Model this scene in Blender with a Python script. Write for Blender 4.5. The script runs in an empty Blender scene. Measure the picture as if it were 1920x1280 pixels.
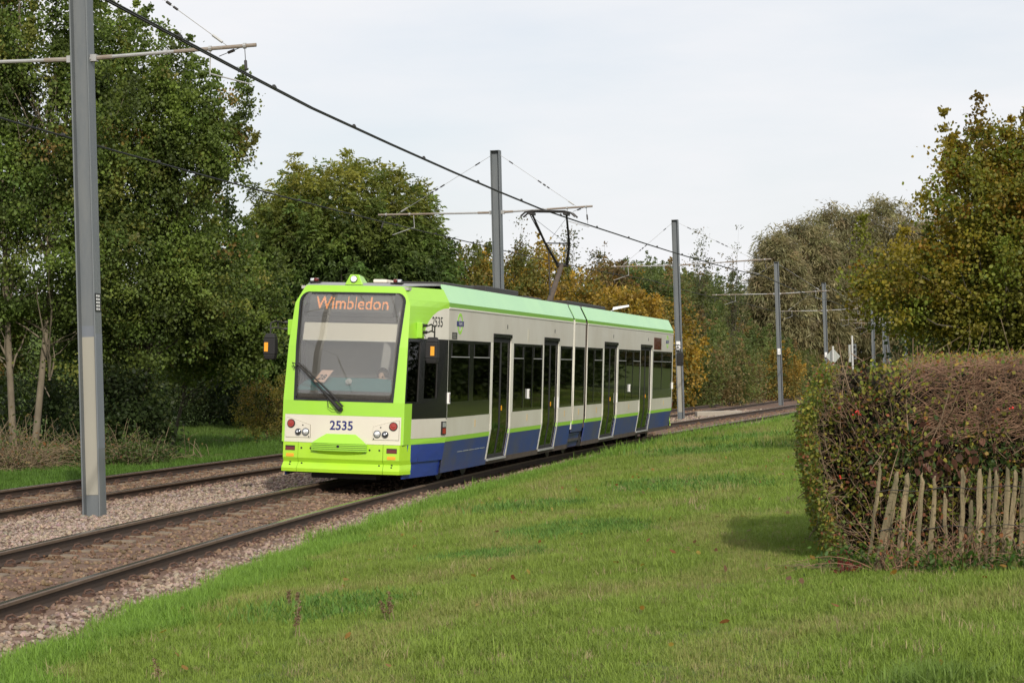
import bpy, bmesh, math, random
import numpy as np
from mathutils import Vector, Matrix, Euler

sc = bpy.context.scene
COL = sc.collection
R = math.radians
rng = np.random.default_rng(7)
random.seed(7)

# ------------------------------------------------------------------ camera
FPX = 3876.0                       # focal length in pixels of the 1920 wide photograph
cam_d = bpy.data.cameras.new('camera')
cam_d.sensor_width = 36.0
cam_d.lens = FPX / 1920 * 36.0
cam_d.clip_start = 0.1
cam_d.clip_end = 3000
cam = bpy.data.objects.new('camera', cam_d)
COL.objects.link(cam)
EYE = 1.716
PITCH, ROLL = 0.0174, 0.01883
cam.matrix_world = Matrix.Translation((0, 0, EYE)) @ (Matrix.Rotation(math.pi/2 + PITCH, 4, 'X') @ Matrix.Rotation(-ROLL, 4, 'Z'))
sc.camera = cam

# ------------------------------------------------------------------ sky, sun, exposure
SUN_EL, SUN_AZ = R(31), R(13)      # azimuth: to the right of straight behind the camera
w = bpy.data.worlds.new('World'); sc.world = w; w.use_nodes = True
nt = w.node_tree; nt.nodes.clear()
def N(tree, kind, **kw):
    n = tree.nodes.new(kind)
    for k, v in kw.items(): setattr(n, k, v)
    return n
wo = N(nt, 'ShaderNodeOutputWorld'); bg = N(nt, 'ShaderNodeBackground')
sky = N(nt, 'ShaderNodeTexSky', sky_type='NISHITA', sun_disc=False)
sky.sun_elevation = SUN_EL
# lamp points from direction S ; sky rotation measured from +Y clockwise
sky.sun_rotation = math.pi - SUN_AZ
sky.air_density = 1.0; sky.dust_density = 2.0; sky.ozone_density = 1.0
tc = N(nt, 'ShaderNodeTexCoord')
mp = N(nt, 'ShaderNodeMapping'); mp.inputs['Scale'].default_value = (1.6, 1.6, 7.0)
mp.inputs['Rotation'].default_value = (0.06, 0.05, 0.4)
nz = N(nt, 'ShaderNodeTexNoise'); nz.inputs['Scale'].default_value = 1.7; nz.inputs['Detail'].default_value = 6; nz.inputs['Roughness'].default_value = 0.55
rp = N(nt, 'ShaderNodeMapRange'); rp.inputs[1].default_value = 0.34; rp.inputs[2].default_value = 0.66; rp.inputs[3].default_value = 0.62; rp.inputs[4].default_value = 1.0
rp.clamp = True
mx = N(nt, 'ShaderNodeMix', data_type='RGBA')
mx.inputs['B'].default_value = (7.12, 7.14, 7.32, 1)          # thin bright cloud veil
nt.links.new(tc.outputs['Generated'], mp.inputs['Vector']); nt.links.new(mp.outputs[0], nz.inputs['Vector'])
nt.links.new(nz.outputs['Fac'], rp.inputs[0]); nt.links.new(rp.outputs[0], mx.inputs['Factor'])
nt.links.new(sky.outputs[0], mx.inputs['A']); nt.links.new(mx.outputs['Result'], bg.inputs['Color'])
bg.inputs['Strength'].default_value = 0.13
nt.links.new(bg.outputs[0], wo.inputs[0])
sd = bpy.data.lights.new('sun', 'SUN'); sd.energy = 3.4; sd.angle = R(0.8); sd.color = (1.0, 0.94, 0.84)
sun = bpy.data.objects.new('sun', sd); COL.objects.link(sun)
S = Vector((math.sin(SUN_AZ)*math.cos(SUN_EL), -math.cos(SUN_AZ)*math.cos(SUN_EL), math.sin(SUN_EL)))
sun.rotation_euler = S.to_track_quat('Z', 'Y').to_euler()
sun.location = (0, -20, 40)
vs = sc.view_settings
vs.view_transform = 'Standard'; vs.look = 'None'; vs.gamma = 1; vs.exposure = 0; vs.use_curve_mapping = False
sc.cycles.max_bounces = 8; sc.cycles.transparent_max_bounces = 12; sc.cycles.caustics_reflective = False; sc.cycles.caustics_refractive = False
sc.cycles.use_denoising = True; sc.cycles.denoiser = 'OPENIMAGEDENOISE'; sc.cycles.denoising_input_passes = 'RGB_ALBEDO_NORMAL'; sc.cycles.denoising_prefilter = 'ACCURATE'; sc.cycles.use_adaptive_sampling = False

# ------------------------------------------------------------------ materials
def mat(name, col, rough=0.5, metal=0.0, spec=0.5, coat=0.0, noise=None, bump=None, emit=None):
    """noise=(scale, amount, dark colour) mottles the colour ; bump=(scale, strength)"""
    m = bpy.data.materials.new(name); m.use_nodes = True
    t = m.node_tree; b = t.nodes['Principled BSDF']
    b.inputs['Base Color'].default_value = (*col, 1); b.inputs['Roughness'].default_value = rough
    b.inputs['Metallic'].default_value = metal; b.inputs['Specular IOR Level'].default_value = spec
    b.inputs['Coat Weight'].default_value = coat; b.inputs['Coat Roughness'].default_value = 0.08
    if noise or bump:
        tcn = N(t, 'ShaderNodeTexCoord')
    if noise:
        n = N(t, 'ShaderNodeTexNoise'); n.inputs['Scale'].default_value = noise[0]; n.inputs['Detail'].default_value = 8
        n.inputs['Roughness'].default_value = 0.65
        mr = N(t, 'ShaderNodeMapRange'); mr.inputs[1].default_value = 0.35; mr.inputs[2].default_value = 0.68
        mr.inputs[3].default_value = 0; mr.inputs[4].default_value = noise[1]
        k = N(t, 'ShaderNodeMix', data_type='RGBA'); k.inputs['A'].default_value = (*col, 1); k.inputs['B'].default_value = (*noise[2], 1)
        if len(noise) > 3:
            mm = N(t, 'ShaderNodeMapping'); mm.inputs['Scale'].default_value = noise[3]
            t.links.new(tcn.outputs['Object'], mm.inputs['Vector']); t.links.new(mm.outputs[0], n.inputs['Vector'])
        else:
            t.links.new(tcn.outputs['Object'], n.inputs['Vector'])
        t.links.new(n.outputs['Fac'], mr.inputs[0])
        t.links.new(mr.outputs[0], k.inputs['Factor']); t.links.new(k.outputs['Result'], b.inputs['Base Color'])
    if bump:
        n2 = N(t, 'ShaderNodeTexNoise'); n2.inputs['Scale'].default_value = bump[0]; n2.inputs['Detail'].default_value = 6
        bp = N(t, 'ShaderNodeBump'); bp.inputs['Strength'].default_value = bump[1]; bp.inputs['Distance'].default_value = 0.02
        t.links.new(tcn.outputs['Object'], n2.inputs['Vector']); t.links.new(n2.outputs['Fac'], bp.inputs['Height']); t.links.new(bp.outputs[0], b.inputs['Normal'])
    if emit:
        b.inputs['Emission Color'].default_value = (*emit[0], 1); b.inputs['Emission Strength'].default_value = emit[1]
    return m
def leaf_mat(name, transl=0.42, rough=0.55):
    m = bpy.data.materials.new(name); m.use_nodes = True
    t = m.node_tree; b = t.nodes['Principled BSDF']; o = t.nodes['Material Output']
    a = N(t, 'ShaderNodeAttribute', attribute_name='tint')
    b.inputs['Roughness'].default_value = rough; b.inputs['Specular IOR Level'].default_value = 0.3
    tr = N(t, 'ShaderNodeBsdfTranslucent'); ms = N(t, 'ShaderNodeMixShader'); ms.inputs[0].default_value = transl
    hs = N(t, 'ShaderNodeHueSaturation'); hs.inputs['Value'].default_value = 1.25; hs.inputs['Saturation'].default_value = 1.1
    t.links.new(a.outputs['Color'], b.inputs['Base Color']); t.links.new(a.outputs['Color'], hs.inputs['Color']); t.links.new(hs.outputs[0], tr.inputs['Color'])
    t.links.new(b.outputs[0], ms.inputs[1]); t.links.new(tr.outputs[0], ms.inputs[2]); t.links.new(ms.outputs[0], o.inputs['Surface'])
    return m
def glass_mat(name, tint, refl=0.06, rough=0.02):
    m = bpy.data.materials.new(name); m.use_nodes = True
    t = m.node_tree; t.nodes.remove(t.nodes['Principled BSDF']); o = t.nodes['Material Output']
    tp = N(t, 'ShaderNodeBsdfTransparent'); tp.inputs[0].default_value = (*tint, 1)
    gl = N(t, 'ShaderNodeBsdfGlossy'); gl.inputs['Roughness'].default_value = rough
    fr = N(t, 'ShaderNodeFresnel'); fr.inputs['IOR'].default_value = 1.5
    ad = N(t, 'ShaderNodeMath', operation='ADD'); ad.inputs[1].default_value = refl; ad.use_clamp = True
    ms = N(t, 'ShaderNodeMixShader')
    t.links.new(fr.outputs[0], ad.inputs[0]); t.links.new(ad.outputs[0], ms.inputs[0]); t.links.new(tp.outputs[0], ms.inputs[1]); t.links.new(gl.outputs[0], ms.inputs[2])
    t.links.new(ms.outputs[0], o.inputs['Surface'])
    return m

M = {}
M['lime'] = mat('lime_paint', (0.33, 0.64, 0.045), 0.32, coat=0.3, noise=(1.5, 0.35, (0.27, 0.53, 0.05)))
M['lime_bumper'] = mat('lime_bumper_paint', (0.39, 0.67, 0.03), 0.35, coat=0.2, noise=(3, 0.4, (0.30, 0.52, 0.04)))
M['mint'] = mat('sky_paled_cove_paint', (0.43, 0.74, 0.39), 0.45, coat=0.15, noise=(0.8, 0.6, (0.36, 0.65, 0.37)))  # cove paint paled: sky sheen put into the colour, with some fading
M['stripe'] = mat('green_stripe', (0.20, 0.46, 0.045), 0.4, coat=0.2)
M['cream'] = mat('cream_paint', (0.66, 0.62, 0.52), 0.35, coat=0.25, noise=(1.2, 0.35, (0.60, 0.55, 0.45), (1, 0.5, 1)))
M['cream_side'] = mat('cream_side_paint', (0.68, 0.65, 0.575), 0.38, coat=0.2, noise=(1.1, 0.55, (0.53, 0.48, 0.39), (1, 0.9, 0.45)))
M['ivory'] = mat('ivory_post_paint', (0.76, 0.73, 0.64), 0.4)
M['blue'] = mat('blue_paint', (0.018, 0.045, 0.27), 0.4, coat=0.2, noise=(2, 0.35, (0.03, 0.05, 0.2)))
M['blue_dirty'] = mat('dusty_blue_paint', (0.018, 0.050, 0.235), 0.45, noise=(1.3, 0.75, (0.085, 0.08, 0.10), (1, 0.8, 1.2)))
M['black'] = mat('black_gloss', (0.012, 0.012, 0.013), 0.18, coat=0.2)
M['black_matt'] = mat('black_matt', (0.014, 0.013, 0.013), 0.75)
M['rubber'] = mat('rubber', (0.02, 0.02, 0.02), 0.8)
M['brown_grime'] = mat('brown_grime', (0.10, 0.075, 0.055), 0.85, noise=(4, 0.8, (0.05, 0.04, 0.035)))
M['roof_grey'] = mat('roof_grey', (0.30, 0.31, 0.31), 0.7, noise=(2, 0.6, (0.2, 0.2, 0.2)))
M['glass'] = glass_mat('windscreen_glass', (0.94, 0.95, 0.94), 0.06)
def dusty_veil(m, amount):      # thin film of road dust that also paints in the reflected grey veil
    t = m.node_tree; o = t.nodes['Material Output']; src = o.inputs['Surface'].links[0].from_socket
    df = N(t, 'ShaderNodeBsdfDiffuse'); df.inputs[0].default_value = (.62, .58, .52, 1); ms = N(t, 'ShaderNodeMixShader')
    tcn = N(t, 'ShaderNodeTexCoord'); n = N(t, 'ShaderNodeTexNoise'); n.inputs['Scale'].default_value = 1.6; mr = N(t, 'ShaderNodeMapRange'); mr.inputs[3].default_value = amount*.7; mr.inputs[4].default_value = amount*1.3
    t.links.new(tcn.outputs['Object'], n.inputs['Vector']); t.links.new(n.outputs['Fac'], mr.inputs[0]); t.links.new(mr.outputs[0], ms.inputs[0])
    t.links.new(src, ms.inputs[1]); t.links.new(df.outputs[0], ms.inputs[2]); t.links.new(ms.outputs[0], o.inputs['Surface'])
dusty_veil(M['glass'], .065)
M['side_glass'] = glass_mat('tinted_side_glass', (0.50, 0.48, 0.43), 0.0)
M['far_glass'] = glass_mat('dark_far_side_glass', (0.03, 0.03, 0.03), 0.0)
M['door_glass'] = glass_mat('dark_door_glass', (0.05, 0.05, 0.045), 0.0)
M['alu'] = mat('aluminium', (0.55, 0.55, 0.54), 0.45, metal=0.4)
M['steel_dark'] = mat('dark_steel', (0.035, 0.032, 0.03), 0.55, metal=0.3)
M['cab_wall'] = mat('cab_grey', (0.46, 0.43, 0.41), 0.8, noise=(3, 0.5, (0.34, 0.33, 0.33)))
M['int_dark'] = mat('saloon_dark', (0.05, 0.048, 0.045), 0.8)
M['blind'] = mat('beige_blind', (0.78, 0.71, 0.59), 0.8)
M['teal'] = mat('teal_console', (0.05, 0.21, 0.22), 0.55)
M['card'] = mat('pink_card', (0.72, 0.46, 0.36), 0.8)
M['navy'] = mat('navy_print', (0.012, 0.016, 0.14), 0.5)
M['black_print'] = mat('black_print', (0.01, 0.01, 0.012), 0.5)
M['white_print'] = mat('white_print', (0.8, 0.8, 0.78), 0.5)
M['logo_green'] = mat('logo_green', (0.33, 0.66, 0.06), 0.5)
M['tan_pole'] = mat('tan_grab_pole', (0.52, 0.36, 0.17), 0.4)
M['seat'] = mat('seat_fabric', (0.05, 0.10, 0.10), 0.9)
M['display'] = mat('display_panel', (0.085, 0.083, 0.078), 0.6)
M['led'] = mat('led_orange', (0.5, 0.12, 0.02), 0.5, emit=((1.0, 0.36, 0.10), 1.15))
M['red_lens'] = mat('red_lens', (0.33, 0.035, 0.025), 0.2, coat=0.5)
M['dark_red_lens'] = mat('dark_red_lens', (0.12, 0.008, 0.006), 0.15, coat=0.5)
M['amber'] = mat('amber_lens', (0.85, 0.36, 0.02), 0.25, coat=0.4)
M['clear_lens'] = mat('clear_lens', (0.78, 0.80, 0.82), 0.08, metal=0.6, coat=0.6)
M['lamp_lit'] = mat('lit_lamp', (0.9, 0.9, 0.85), 0.3, emit=((1, 0.93, 0.8), 0.9))
M['chrome_dark'] = mat('dark_reflector', (0.18, 0.18, 0.19), 0.12, metal=0.9)
M['orange_mark'] = mat('orange_mark', (0.62, 0.40, 0.10), 0.5)
# infrastructure
M['mast'] = mat('mast_grey_paint', (0.12, 0.137, 0.15), 0.55, noise=(3.5, 0.9, (0.175, 0.185, 0.185), (1, 1, 0.22)))
M['mast_panel'] = mat('mast_pale_patch', (0.34, 0.325, 0.27), 0.6, noise=(3, 0.4, (0.29, 0.28, 0.24), (1, 1, 0.4)))
M['mast_blue'] = mat('mast_bluish_paint', (0.15, 0.17, 0.20), 0.55, noise=(2.5, 0.4, (0.2, 0.21, 0.22), (1, 1, 0.3)))
M['galv'] = mat('galvanised', (0.42, 0.42, 0.41), 0.5, metal=0.3, noise=(6, 0.5, (0.30, 0.29, 0.28)))
M['rust_tube'] = mat('rusty_tube', (0.21, 0.155, 0.11), 0.7, noise=(5, 0.8, (0.30, 0.28, 0.25)))
M['wire'] = mat('wire_black', (0.012, 0.012, 0.012), 0.5)
M['rail_side'] = mat('rail_rust', (0.062, 0.038, 0.024), 0.72, noise=(6, 0.7, (0.035, 0.025, 0.02)))
M['rail_head'] = mat('rail_head_lit_rust', (0.15, 0.105, 0.07), 0.55, noise=(5, 0.8, (0.085, 0.058, 0.04)))  # head rust lightened, its lit band put into the colour
M['rail_top'] = mat('rail_running_band', (0.17, 0.15, 0.135), 0.22, metal=0.75, noise=(0.8, 0.5, (0.10, 0.08, 0.065)))
M['sleeper'] = mat('sleeper_concrete', (0.215, 0.17, 0.12), 0.9, noise=(7, 0.8, (0.12, 0.085, 0.055)), bump=(40, 0.4))
M['clip'] = mat('rail_clip', (0.085, 0.045, 0.03), 0.8)
M['concrete'] = mat('concrete', (0.36, 0.32, 0.26), 0.9, noise=(5, 0.5, (0.25, 0.22, 0.18)))
M['white_paint'] = mat('white_paint', (0.78, 0.78, 0.76), 0.6)
M['post_paint'] = mat('pale_post_paint', (0.5, 0.5, 0.48), 0.6)
M['sign_back'] = mat('sign_back', (0.36, 0.38, 0.35), 0.6)
M['bark'] = mat('bark', (0.10, 0.085, 0.062), 0.95, noise=(7, 0.8, (0.05, 0.042, 0.03), (1, 1, 0.3)))
M['bark_pale'] = mat('pale_bark', (0.20, 0.165, 0.115), 0.95, noise=(5, 0.8, (0.10, 0.08, 0.055), (1, 1, 0.4)))
M['twig_red'] = mat('reddish_twig', (0.16, 0.085, 0.052), 0.9, noise=(5.0, 1.0, (0.35, 0.21, 0.13)))
M['twig_grey'] = mat('grey_twig', (0.30, 0.21, 0.13), 0.9, noise=(3.0, 1.0, (0.10, 0.07, 0.042)))
M['straw'] = mat('straw_stem', (0.27, 0.20, 0.12), 0.9, noise=(3, 0.8, (0.13, 0.09, 0.055)))
M['paling'] = mat('weathered_chestnut', (0.26, 0.20, 0.115), 0.9, noise=(9, 1.0, (0.075, 0.068, 0.035), (1.6, 1.6, 0.2)), bump=(60, 0.5))
M['berry'] = mat('red_berry', (0.55, 0.02, 0.012), 0.25, coat=0.4)
M['skin'] = mat('skin', (0.5, 0.32, 0.24), 0.6)
M['hair'] = mat('hair', (0.05, 0.035, 0.025), 0.8)
M['hivis'] = mat('hi_vis_yellow', (0.62, 0.72, 0.05), 0.7)
M['hivis_orange'] = mat('hi_vis_orange', (0.75, 0.20, 0.04), 0.7)
M['trousers'] = mat('dark_trousers', (0.03, 0.03, 0.04), 0.9)
M['leaf'] = leaf_mat('leaf')
M['leaf_matt'] = leaf_mat('leaf_matt', 0.25, 0.8)

# ------------------------------------------------------------------ helpers
def tag(o, label=None, cat=None, group=None, kind=None):
    if label: o['label'] = label
    if cat: o['category'] = cat
    if group: o['group'] = group
    if kind: o['kind'] = kind
    return o
def empty(name, loc=(0, 0, 0), rot=(0, 0, 0), **kw):
    o = bpy.data.objects.new(name, None); COL.objects.link(o); o.location = loc; o.rotation_euler = rot
    o.empty_display_size = 0.2
    return tag(o, **kw)
def link_mesh(name, me, mats, parent=None, smooth=False):
    for m in (mats if isinstance(mats, (list, tuple)) else [mats]): me.materials.append(M[m] if isinstance(m, str) else m)
    if smooth: me.polygons.foreach_set('use_smooth', np.ones(len(me.polygons), bool))
    o = bpy.data.objects.new(name, me); COL.objects.link(o)
    if parent: o.parent = parent
    return o
class MB:
    def __init__(s): s.v = []; s.f = []; s.m = []; s.k = 0
    def add(s, vs, fs, m=None):
        b = len(s.v); s.v += [tuple(p) for p in vs]; s.f += [tuple(b+i for i in q) for q in fs]; s.m += [s.k if m is None else m]*len(fs); return s
    def hexa(s, p, m=None):     # p: 8 points, 0-3 bottom ring, 4-7 top ring
        return s.add(p, [(3, 2, 1, 0), (4, 5, 6, 7), (0, 1, 5, 4), (1, 2, 6, 5), (2, 3, 7, 6), (3, 0, 4, 7)], m)
    def box(s, x0, x1, y0, y1, z0, z1, m=None):
        return s.hexa([(x0, y0, z0), (x1, y0, z0), (x1, y1, z0), (x0, y1, z0), (x0, y0, z1), (x1, y0, z1), (x1, y1, z1), (x0, y1, z1)], m)
    def tube(s, pts, r, n=8, m=None, cap=True):
        pts = [Vector(p) for p in pts]; k = len(pts); rr = r if isinstance(r, (list, tuple)) else [r]*k
        vs = []; ref = None
        for i, p in enumerate(pts):
            d = (pts[min(i+1, k-1)] - pts[max(i-1, 0)])
            d = d.normalized() if d.length > 1e-9 else Vector((0, 0, 1))
            if ref is None: ref = Vector((0, 0, 1)) if abs(d.z) < 0.9 else Vector((1, 0, 0))
            a = d.cross(ref).normalized(); b = d.cross(a).normalized(); ref = -b if False else ref
            for j in range(n):
                t = 2*math.pi*j/n; vs.append(p + (a*math.cos(t) + b*math.sin(t))*rr[i])
        fs = [(i*n+j, i*n+(j+1) % n, (i+1)*n+(j+1) % n, (i+1)*n+j) for i in range(k-1) for j in range(n)]
        if cap: fs += [tuple(range(n)), tuple((k-1)*n+j for j in reversed(range(n)))]
        return s.add(vs, fs, m)
    def disc(s, c, nrm, r, th, n=20, m=None):
        c = Vector(c); nrm = Vector(nrm).normalized(); return s.tube([c, c+nrm*th], r, n, m)
    def prism(s, poly, fr, th, m=None):     # poly in 2D, fr(u, v, w) -> point ; extruded along w
        n = len(poly); vs = [fr(u, v, 0) for u, v in poly] + [fr(u, v, th) for u, v in poly]
        return s.add(vs, [tuple(reversed(range(n))), tuple(range(n, 2*n))] + [(i, (i+1) % n, n+(i+1) % n, n+i) for i in range(n)], m)
    def build(s, name, mats, parent=None, smooth=False, bevel=0):
        me = bpy.data.meshes.new(name); me.from_pydata([tuple(p) for p in s.v], [], s.f)
        me.polygons.foreach_set('material_index', np.array(s.m, np.int32))
        bm = bmesh.new(); bm.from_mesh(me); bmesh.ops.recalc_face_normals(bm, faces=bm.faces); bm.to_mesh(me); bm.free()
        me.update()
        o = link_mesh(name, me, mats, parent, smooth)
        if bevel:
            b = o.modifiers.new('bevel', 'BEVEL'); b.width = bevel; b.segments = 2; b.limit_method = 'ANGLE'
        return o
def np_mesh(name, V, F, mats, parent=None, tint=None, smooth=False):
    """V (n,3), F (m,k) index array all faces of the same size"""
    me = bpy.data.meshes.new(name); F = np.asarray(F, np.int32); m, k = F.shape
    me.vertices.add(len(V)); me.vertices.foreach_set('co', np.asarray(V, np.float32).ravel())
    me.loops.add(m*k); me.loops.foreach_set('vertex_index', F.ravel())
    me.polygons.add(m); me.polygons.foreach_set('loop_start', np.arange(0, m*k, k, dtype=np.int32))
    me.polygons.foreach_set('loop_total', np.full(m, k, np.int32))
    me.update(calc_edges=True)
    if tint is not None:
        a = me.attributes.new('tint', 'FLOAT_COLOR', 'POINT')
        a.data.foreach_set('color', np.c_[tint, np.ones(len(tint))].astype(np.float32).ravel())
    return link_mesh(name, me, mats, parent, smooth)
def unit(v): return v/np.maximum(np.linalg.norm(v, axis=-1, keepdims=True), 1e-9)
def leaves(name, B, T, L, W, col, parent=None, material='leaf', round_=False, curl=0.25, r=rng):
    """many leaf faces: base points B, tip directions T, lengths L, widths W, colours col"""
    n = len(B); T = unit(T); rnd = unit(r.normal(size=(n, 3))); Sd = unit(np.cross(T, rnd)); Nn = np.cross(T, Sd)
    L = np.broadcast_to(L, (n,))[:, None]; W = np.broadcast_to(W, (n,))[:, None]
    cu = Nn*L*curl*r.uniform(0.2, 1, (n, 1))
    if round_:
        P = [B, B+T*L*.3+Sd*W*.48, B+T*L*.72+Sd*W*.40-cu*.4, B+T*L-cu, B+T*L*.72-Sd*W*.40-cu*.4, B+T*L*.3-Sd*W*.48]
        V = np.stack(P, 1).reshape(-1, 3); b = np.arange(n)[:, None]*6
        F = np.concatenate([b+np.array([0, 1, 2, 3]), b+np.array([0, 3, 4, 5])]); k = 6
    else:
        P = [B, B+T*L*.45+Sd*W*.5-cu*.2, B+T*L-cu, B+T*L*.45-Sd*W*.5-cu*.2]
        V = np.stack(P, 1).reshape(-1, 3); F = np.arange(n*4).reshape(n, 4); k = 4
    return np_mesh(name, V, F, material, parent, np.repeat(np.clip(col, 0.002, 1), k, 0))
def tubes(name, P, Rd, material, parent=None, sides=3, r=rng):
    """P (m,s,3) polylines, Rd (m,s) radii"""
    m, s, _ = P.shape
    D = np.gradient(P, axis=1); D = unit(D); ref = unit(r.normal(size=(m, 1, 3))); A = unit(np.cross(D, np.broadcast_to(ref, D.shape))); Bv = np.cross(D, A)
    t = np.arange(sides)*2*np.pi/sides
    V = P[:, :, None] + (A[:, :, None]*np.cos(t)[None, None, :, None] + Bv[:, :, None]*np.sin(t)[None, None, :, None])*Rd[:, :, None, None]
    V = V.reshape(-1, 3)
    i, a, j = np.meshgrid(np.arange(m), np.arange(s-1), np.arange(sides), indexing='ij')
    base = i*s*sides; q = np.stack([base+a*sides+j, base+a*sides+(j+1) % sides, base+(a+1)*sides+(j+1) % sides, base+(a+1)*sides+j], -1).reshape(-1, 4)
    return np_mesh(name, V, q, material, parent, smooth=True)
def copy_tree(o, parent=None):
    c = o.copy(); COL.objects.link(c)
    if parent: c.parent = parent
    for ch in [x for x in CHILD.get(o.name, [])]: copy_tree(ch, c)
    return c
CHILD = {}
def kids(o):
    CHILD[o.name] = [x for x in bpy.data.objects if x.parent == o]
    for x in CHILD[o.name]: kids(x)

# ------------------------------------------------------------------ track alignment  (d = metres ahead of the camera, q = metres right of the near track's centre)
CT = np.array([(0, -6.25), (6, -5.95), (10, -5.65), (13.5, -5.35), (17, -4.98), (21.2, -4.48), (23.6, -4.17), (26.6, -3.72), (30.45, -3.05), (34, -2.42), (38.5, -1.62), (44, -.48), (50, .87), (58, 2.7),
               (65, 4.5), (75, 7.15), (87, 10.4), (100, 13.7), (119, 18.2), (149, 25.6), (175, 33.2), (205, 44), (230, 55)], float)
_pc = np.polyfit((CT[:, 0]-100)/100, CT[:, 1], 8, w=np.where(CT[:, 0] < 70, 3.0, 1.0)); _pd = np.polyder(_pc)
def cx(d): return np.polyval(_pc, (np.asarray(d, float)-100)/100)
def th(d): return np.arctan(np.polyval(_pd, (np.asarray(d, float)-100)/100)/100)
def pos(d, q, z=0.0):
    t = th(d); return np.stack(np.broadcast_arrays(cx(d)+q*np.cos(t), d-q*np.sin(t), z), -1)
def dq(x, y):
    x = np.asarray(x, float); d = np.clip(np.asarray(y, float), -5, 235)
    for _ in range(8):
        t = th(d); q = (x-cx(d))*np.cos(t)-(np.asarray(y)-d)*np.sin(t)
        e = (x-cx(d))*np.sin(t)+(np.asarray(y)-d)*np.cos(t); d = np.clip(d+e*0.8, -5, 235)
    return d, q
CANT = 0.0669
def smooth(a, b, x): t = np.clip((np.asarray(x, float)-a)/(b-a), 0, 1); return t*t*(3-2*t)
def wob(x, y, s=1.0): return (np.sin(x*1.3*s+1.7)*np.cos(y*1.1*s-.6)+.6*np.sin(x*2.9*s-y*2.3*s+.4))*.5
def edge_q(d): return 1.75+.30*smooth(30, 18, d)+.85*smooth(60, 80, d)+.13*np.sin(d*1.7)+.09*np.sin(d*4.1+1)      # where ballast ends and the lawn begins
def z_lawn(d, q): return np.interp(q, [1.2, 1.9, 2.8, 5, 9, 14, 60], [-.26, -.17, -.06, .08, .16, .2, .3])
def z_left(d, q):
    h = 7.0*smooth(80, 125, d)*smooth(8.5, 34, -np.asarray(q)) + 1.0*smooth(95, 130, d)*smooth(7, 12, -np.asarray(q))
    return -.13+h+.04*wob(d*.5, q*.5)
def z_bed(d, q):
    return np.interp(q, [-8, -6.6, -5.7, -5.5, -4.4, -4.2, -2.5, -.8, -.6, .6, .8, 1.6, 2.6], [-.22, -.17, -.105, -.132, -.21, -.195, -.18, -.10, -.128, -.208, -.195, -.20, -.24])+.012*wob(d*3, np.asarray(q)*4)
def gz(x, y):
    d, q = dq(x, y)
    return np.where(q > edge_q(d), z_lawn(d, q), np.where(q < -6.9, z_left(d, q), z_bed(d, q)))
def ray(px, py, d):
    """a point d metres ahead of the camera on the line of sight of a photograph pixel: used only to measure real positions"""
    dx, dy = px-960, py-640
    u = dx*math.cos(ROLL)-dy*math.sin(ROLL); v = dx*math.sin(ROLL)+dy*math.cos(ROLL)
    y = math.cos(PITCH)+v/FPX*math.sin(PITCH); z = math.sin(PITCH)-v/FPX*math.cos(PITCH)
    return Vector((u/FPX*d/y, d, EYE+z*d/y))
# ================================================================== THE SETTING
def ground_mat(name, c1, c2, c3, scale=0.35, bump=0.0):
    m = bpy.data.materials.new(name); m.use_nodes = True; t = m.node_tree; b = t.nodes['Principled BSDF']
    g = N(t, 'ShaderNodeNewGeometry')
    n1 = N(t, 'ShaderNodeTexNoise'); n1.inputs['Scale'].default_value = scale; n1.inputs['Detail'].default_value = 7
    n2 = N(t, 'ShaderNodeTexNoise'); n2.inputs['Scale'].default_value = scale*14; n2.inputs['Detail'].default_value = 5
    k1 = N(t, 'ShaderNodeMix', data_type='RGBA'); k2 = N(t, 'ShaderNodeMix', data_type='RGBA')
    r1 = N(t, 'ShaderNodeMapRange'); r1.inputs[1].default_value = .4; r1.inputs[2].default_value = .62
    r2 = N(t, 'ShaderNodeMapRange'); r2.inputs[1].default_value = .45; r2.inputs[2].default_value = .7
    for s, i in ((n1, r1), (n2, r2)): t.links.new(g.outputs['Position'], s.inputs['Vector']); t.links.new(s.outputs['Fac'], i.inputs[0])
    k1.inputs['A'].default_value = (*c1, 1); k1.inputs['B'].default_value = (*c2, 1); k2.inputs['B'].default_value = (*c3, 1)
    t.links.new(r1.outputs[0], k1.inputs['Factor']); t.links.new(k1.outputs['Result'], k2.inputs['A']); t.links.new(r2.outputs[0], k2.inputs['Factor'])
    t.links.new(k2.outputs['Result'], b.inputs['Base Color']); b.inputs['Roughness'].default_value = .95; b.inputs['Specular IOR Level'].default_value = .15
    if bump:
        bp = N(t, 'ShaderNodeBump'); bp.inputs['Strength'].default_value = bump; bp.inputs['Distance'].default_value = .04
        t.links.new(n2.outputs['Fac'], bp.inputs['Height']); t.links.new(bp.outputs[0], b.inputs['Normal'])
    return m
M['turf'] = ground_mat('turf', (.075, .12, .022), (.09, .135, .026), (.115, .11, .04), .5, .5)
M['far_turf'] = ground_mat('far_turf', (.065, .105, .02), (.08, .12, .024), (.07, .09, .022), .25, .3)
M['earth'] = ground_mat('earth', (.045, .055, .018), (.07, .06, .03), (.05, .06, .02), .12, .3)
M['ballast_base'] = ground_mat('ballast_base', (.20, .135, .10), (.16, .10, .072), (.11, .075, .055), .9, 1.0)

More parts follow.
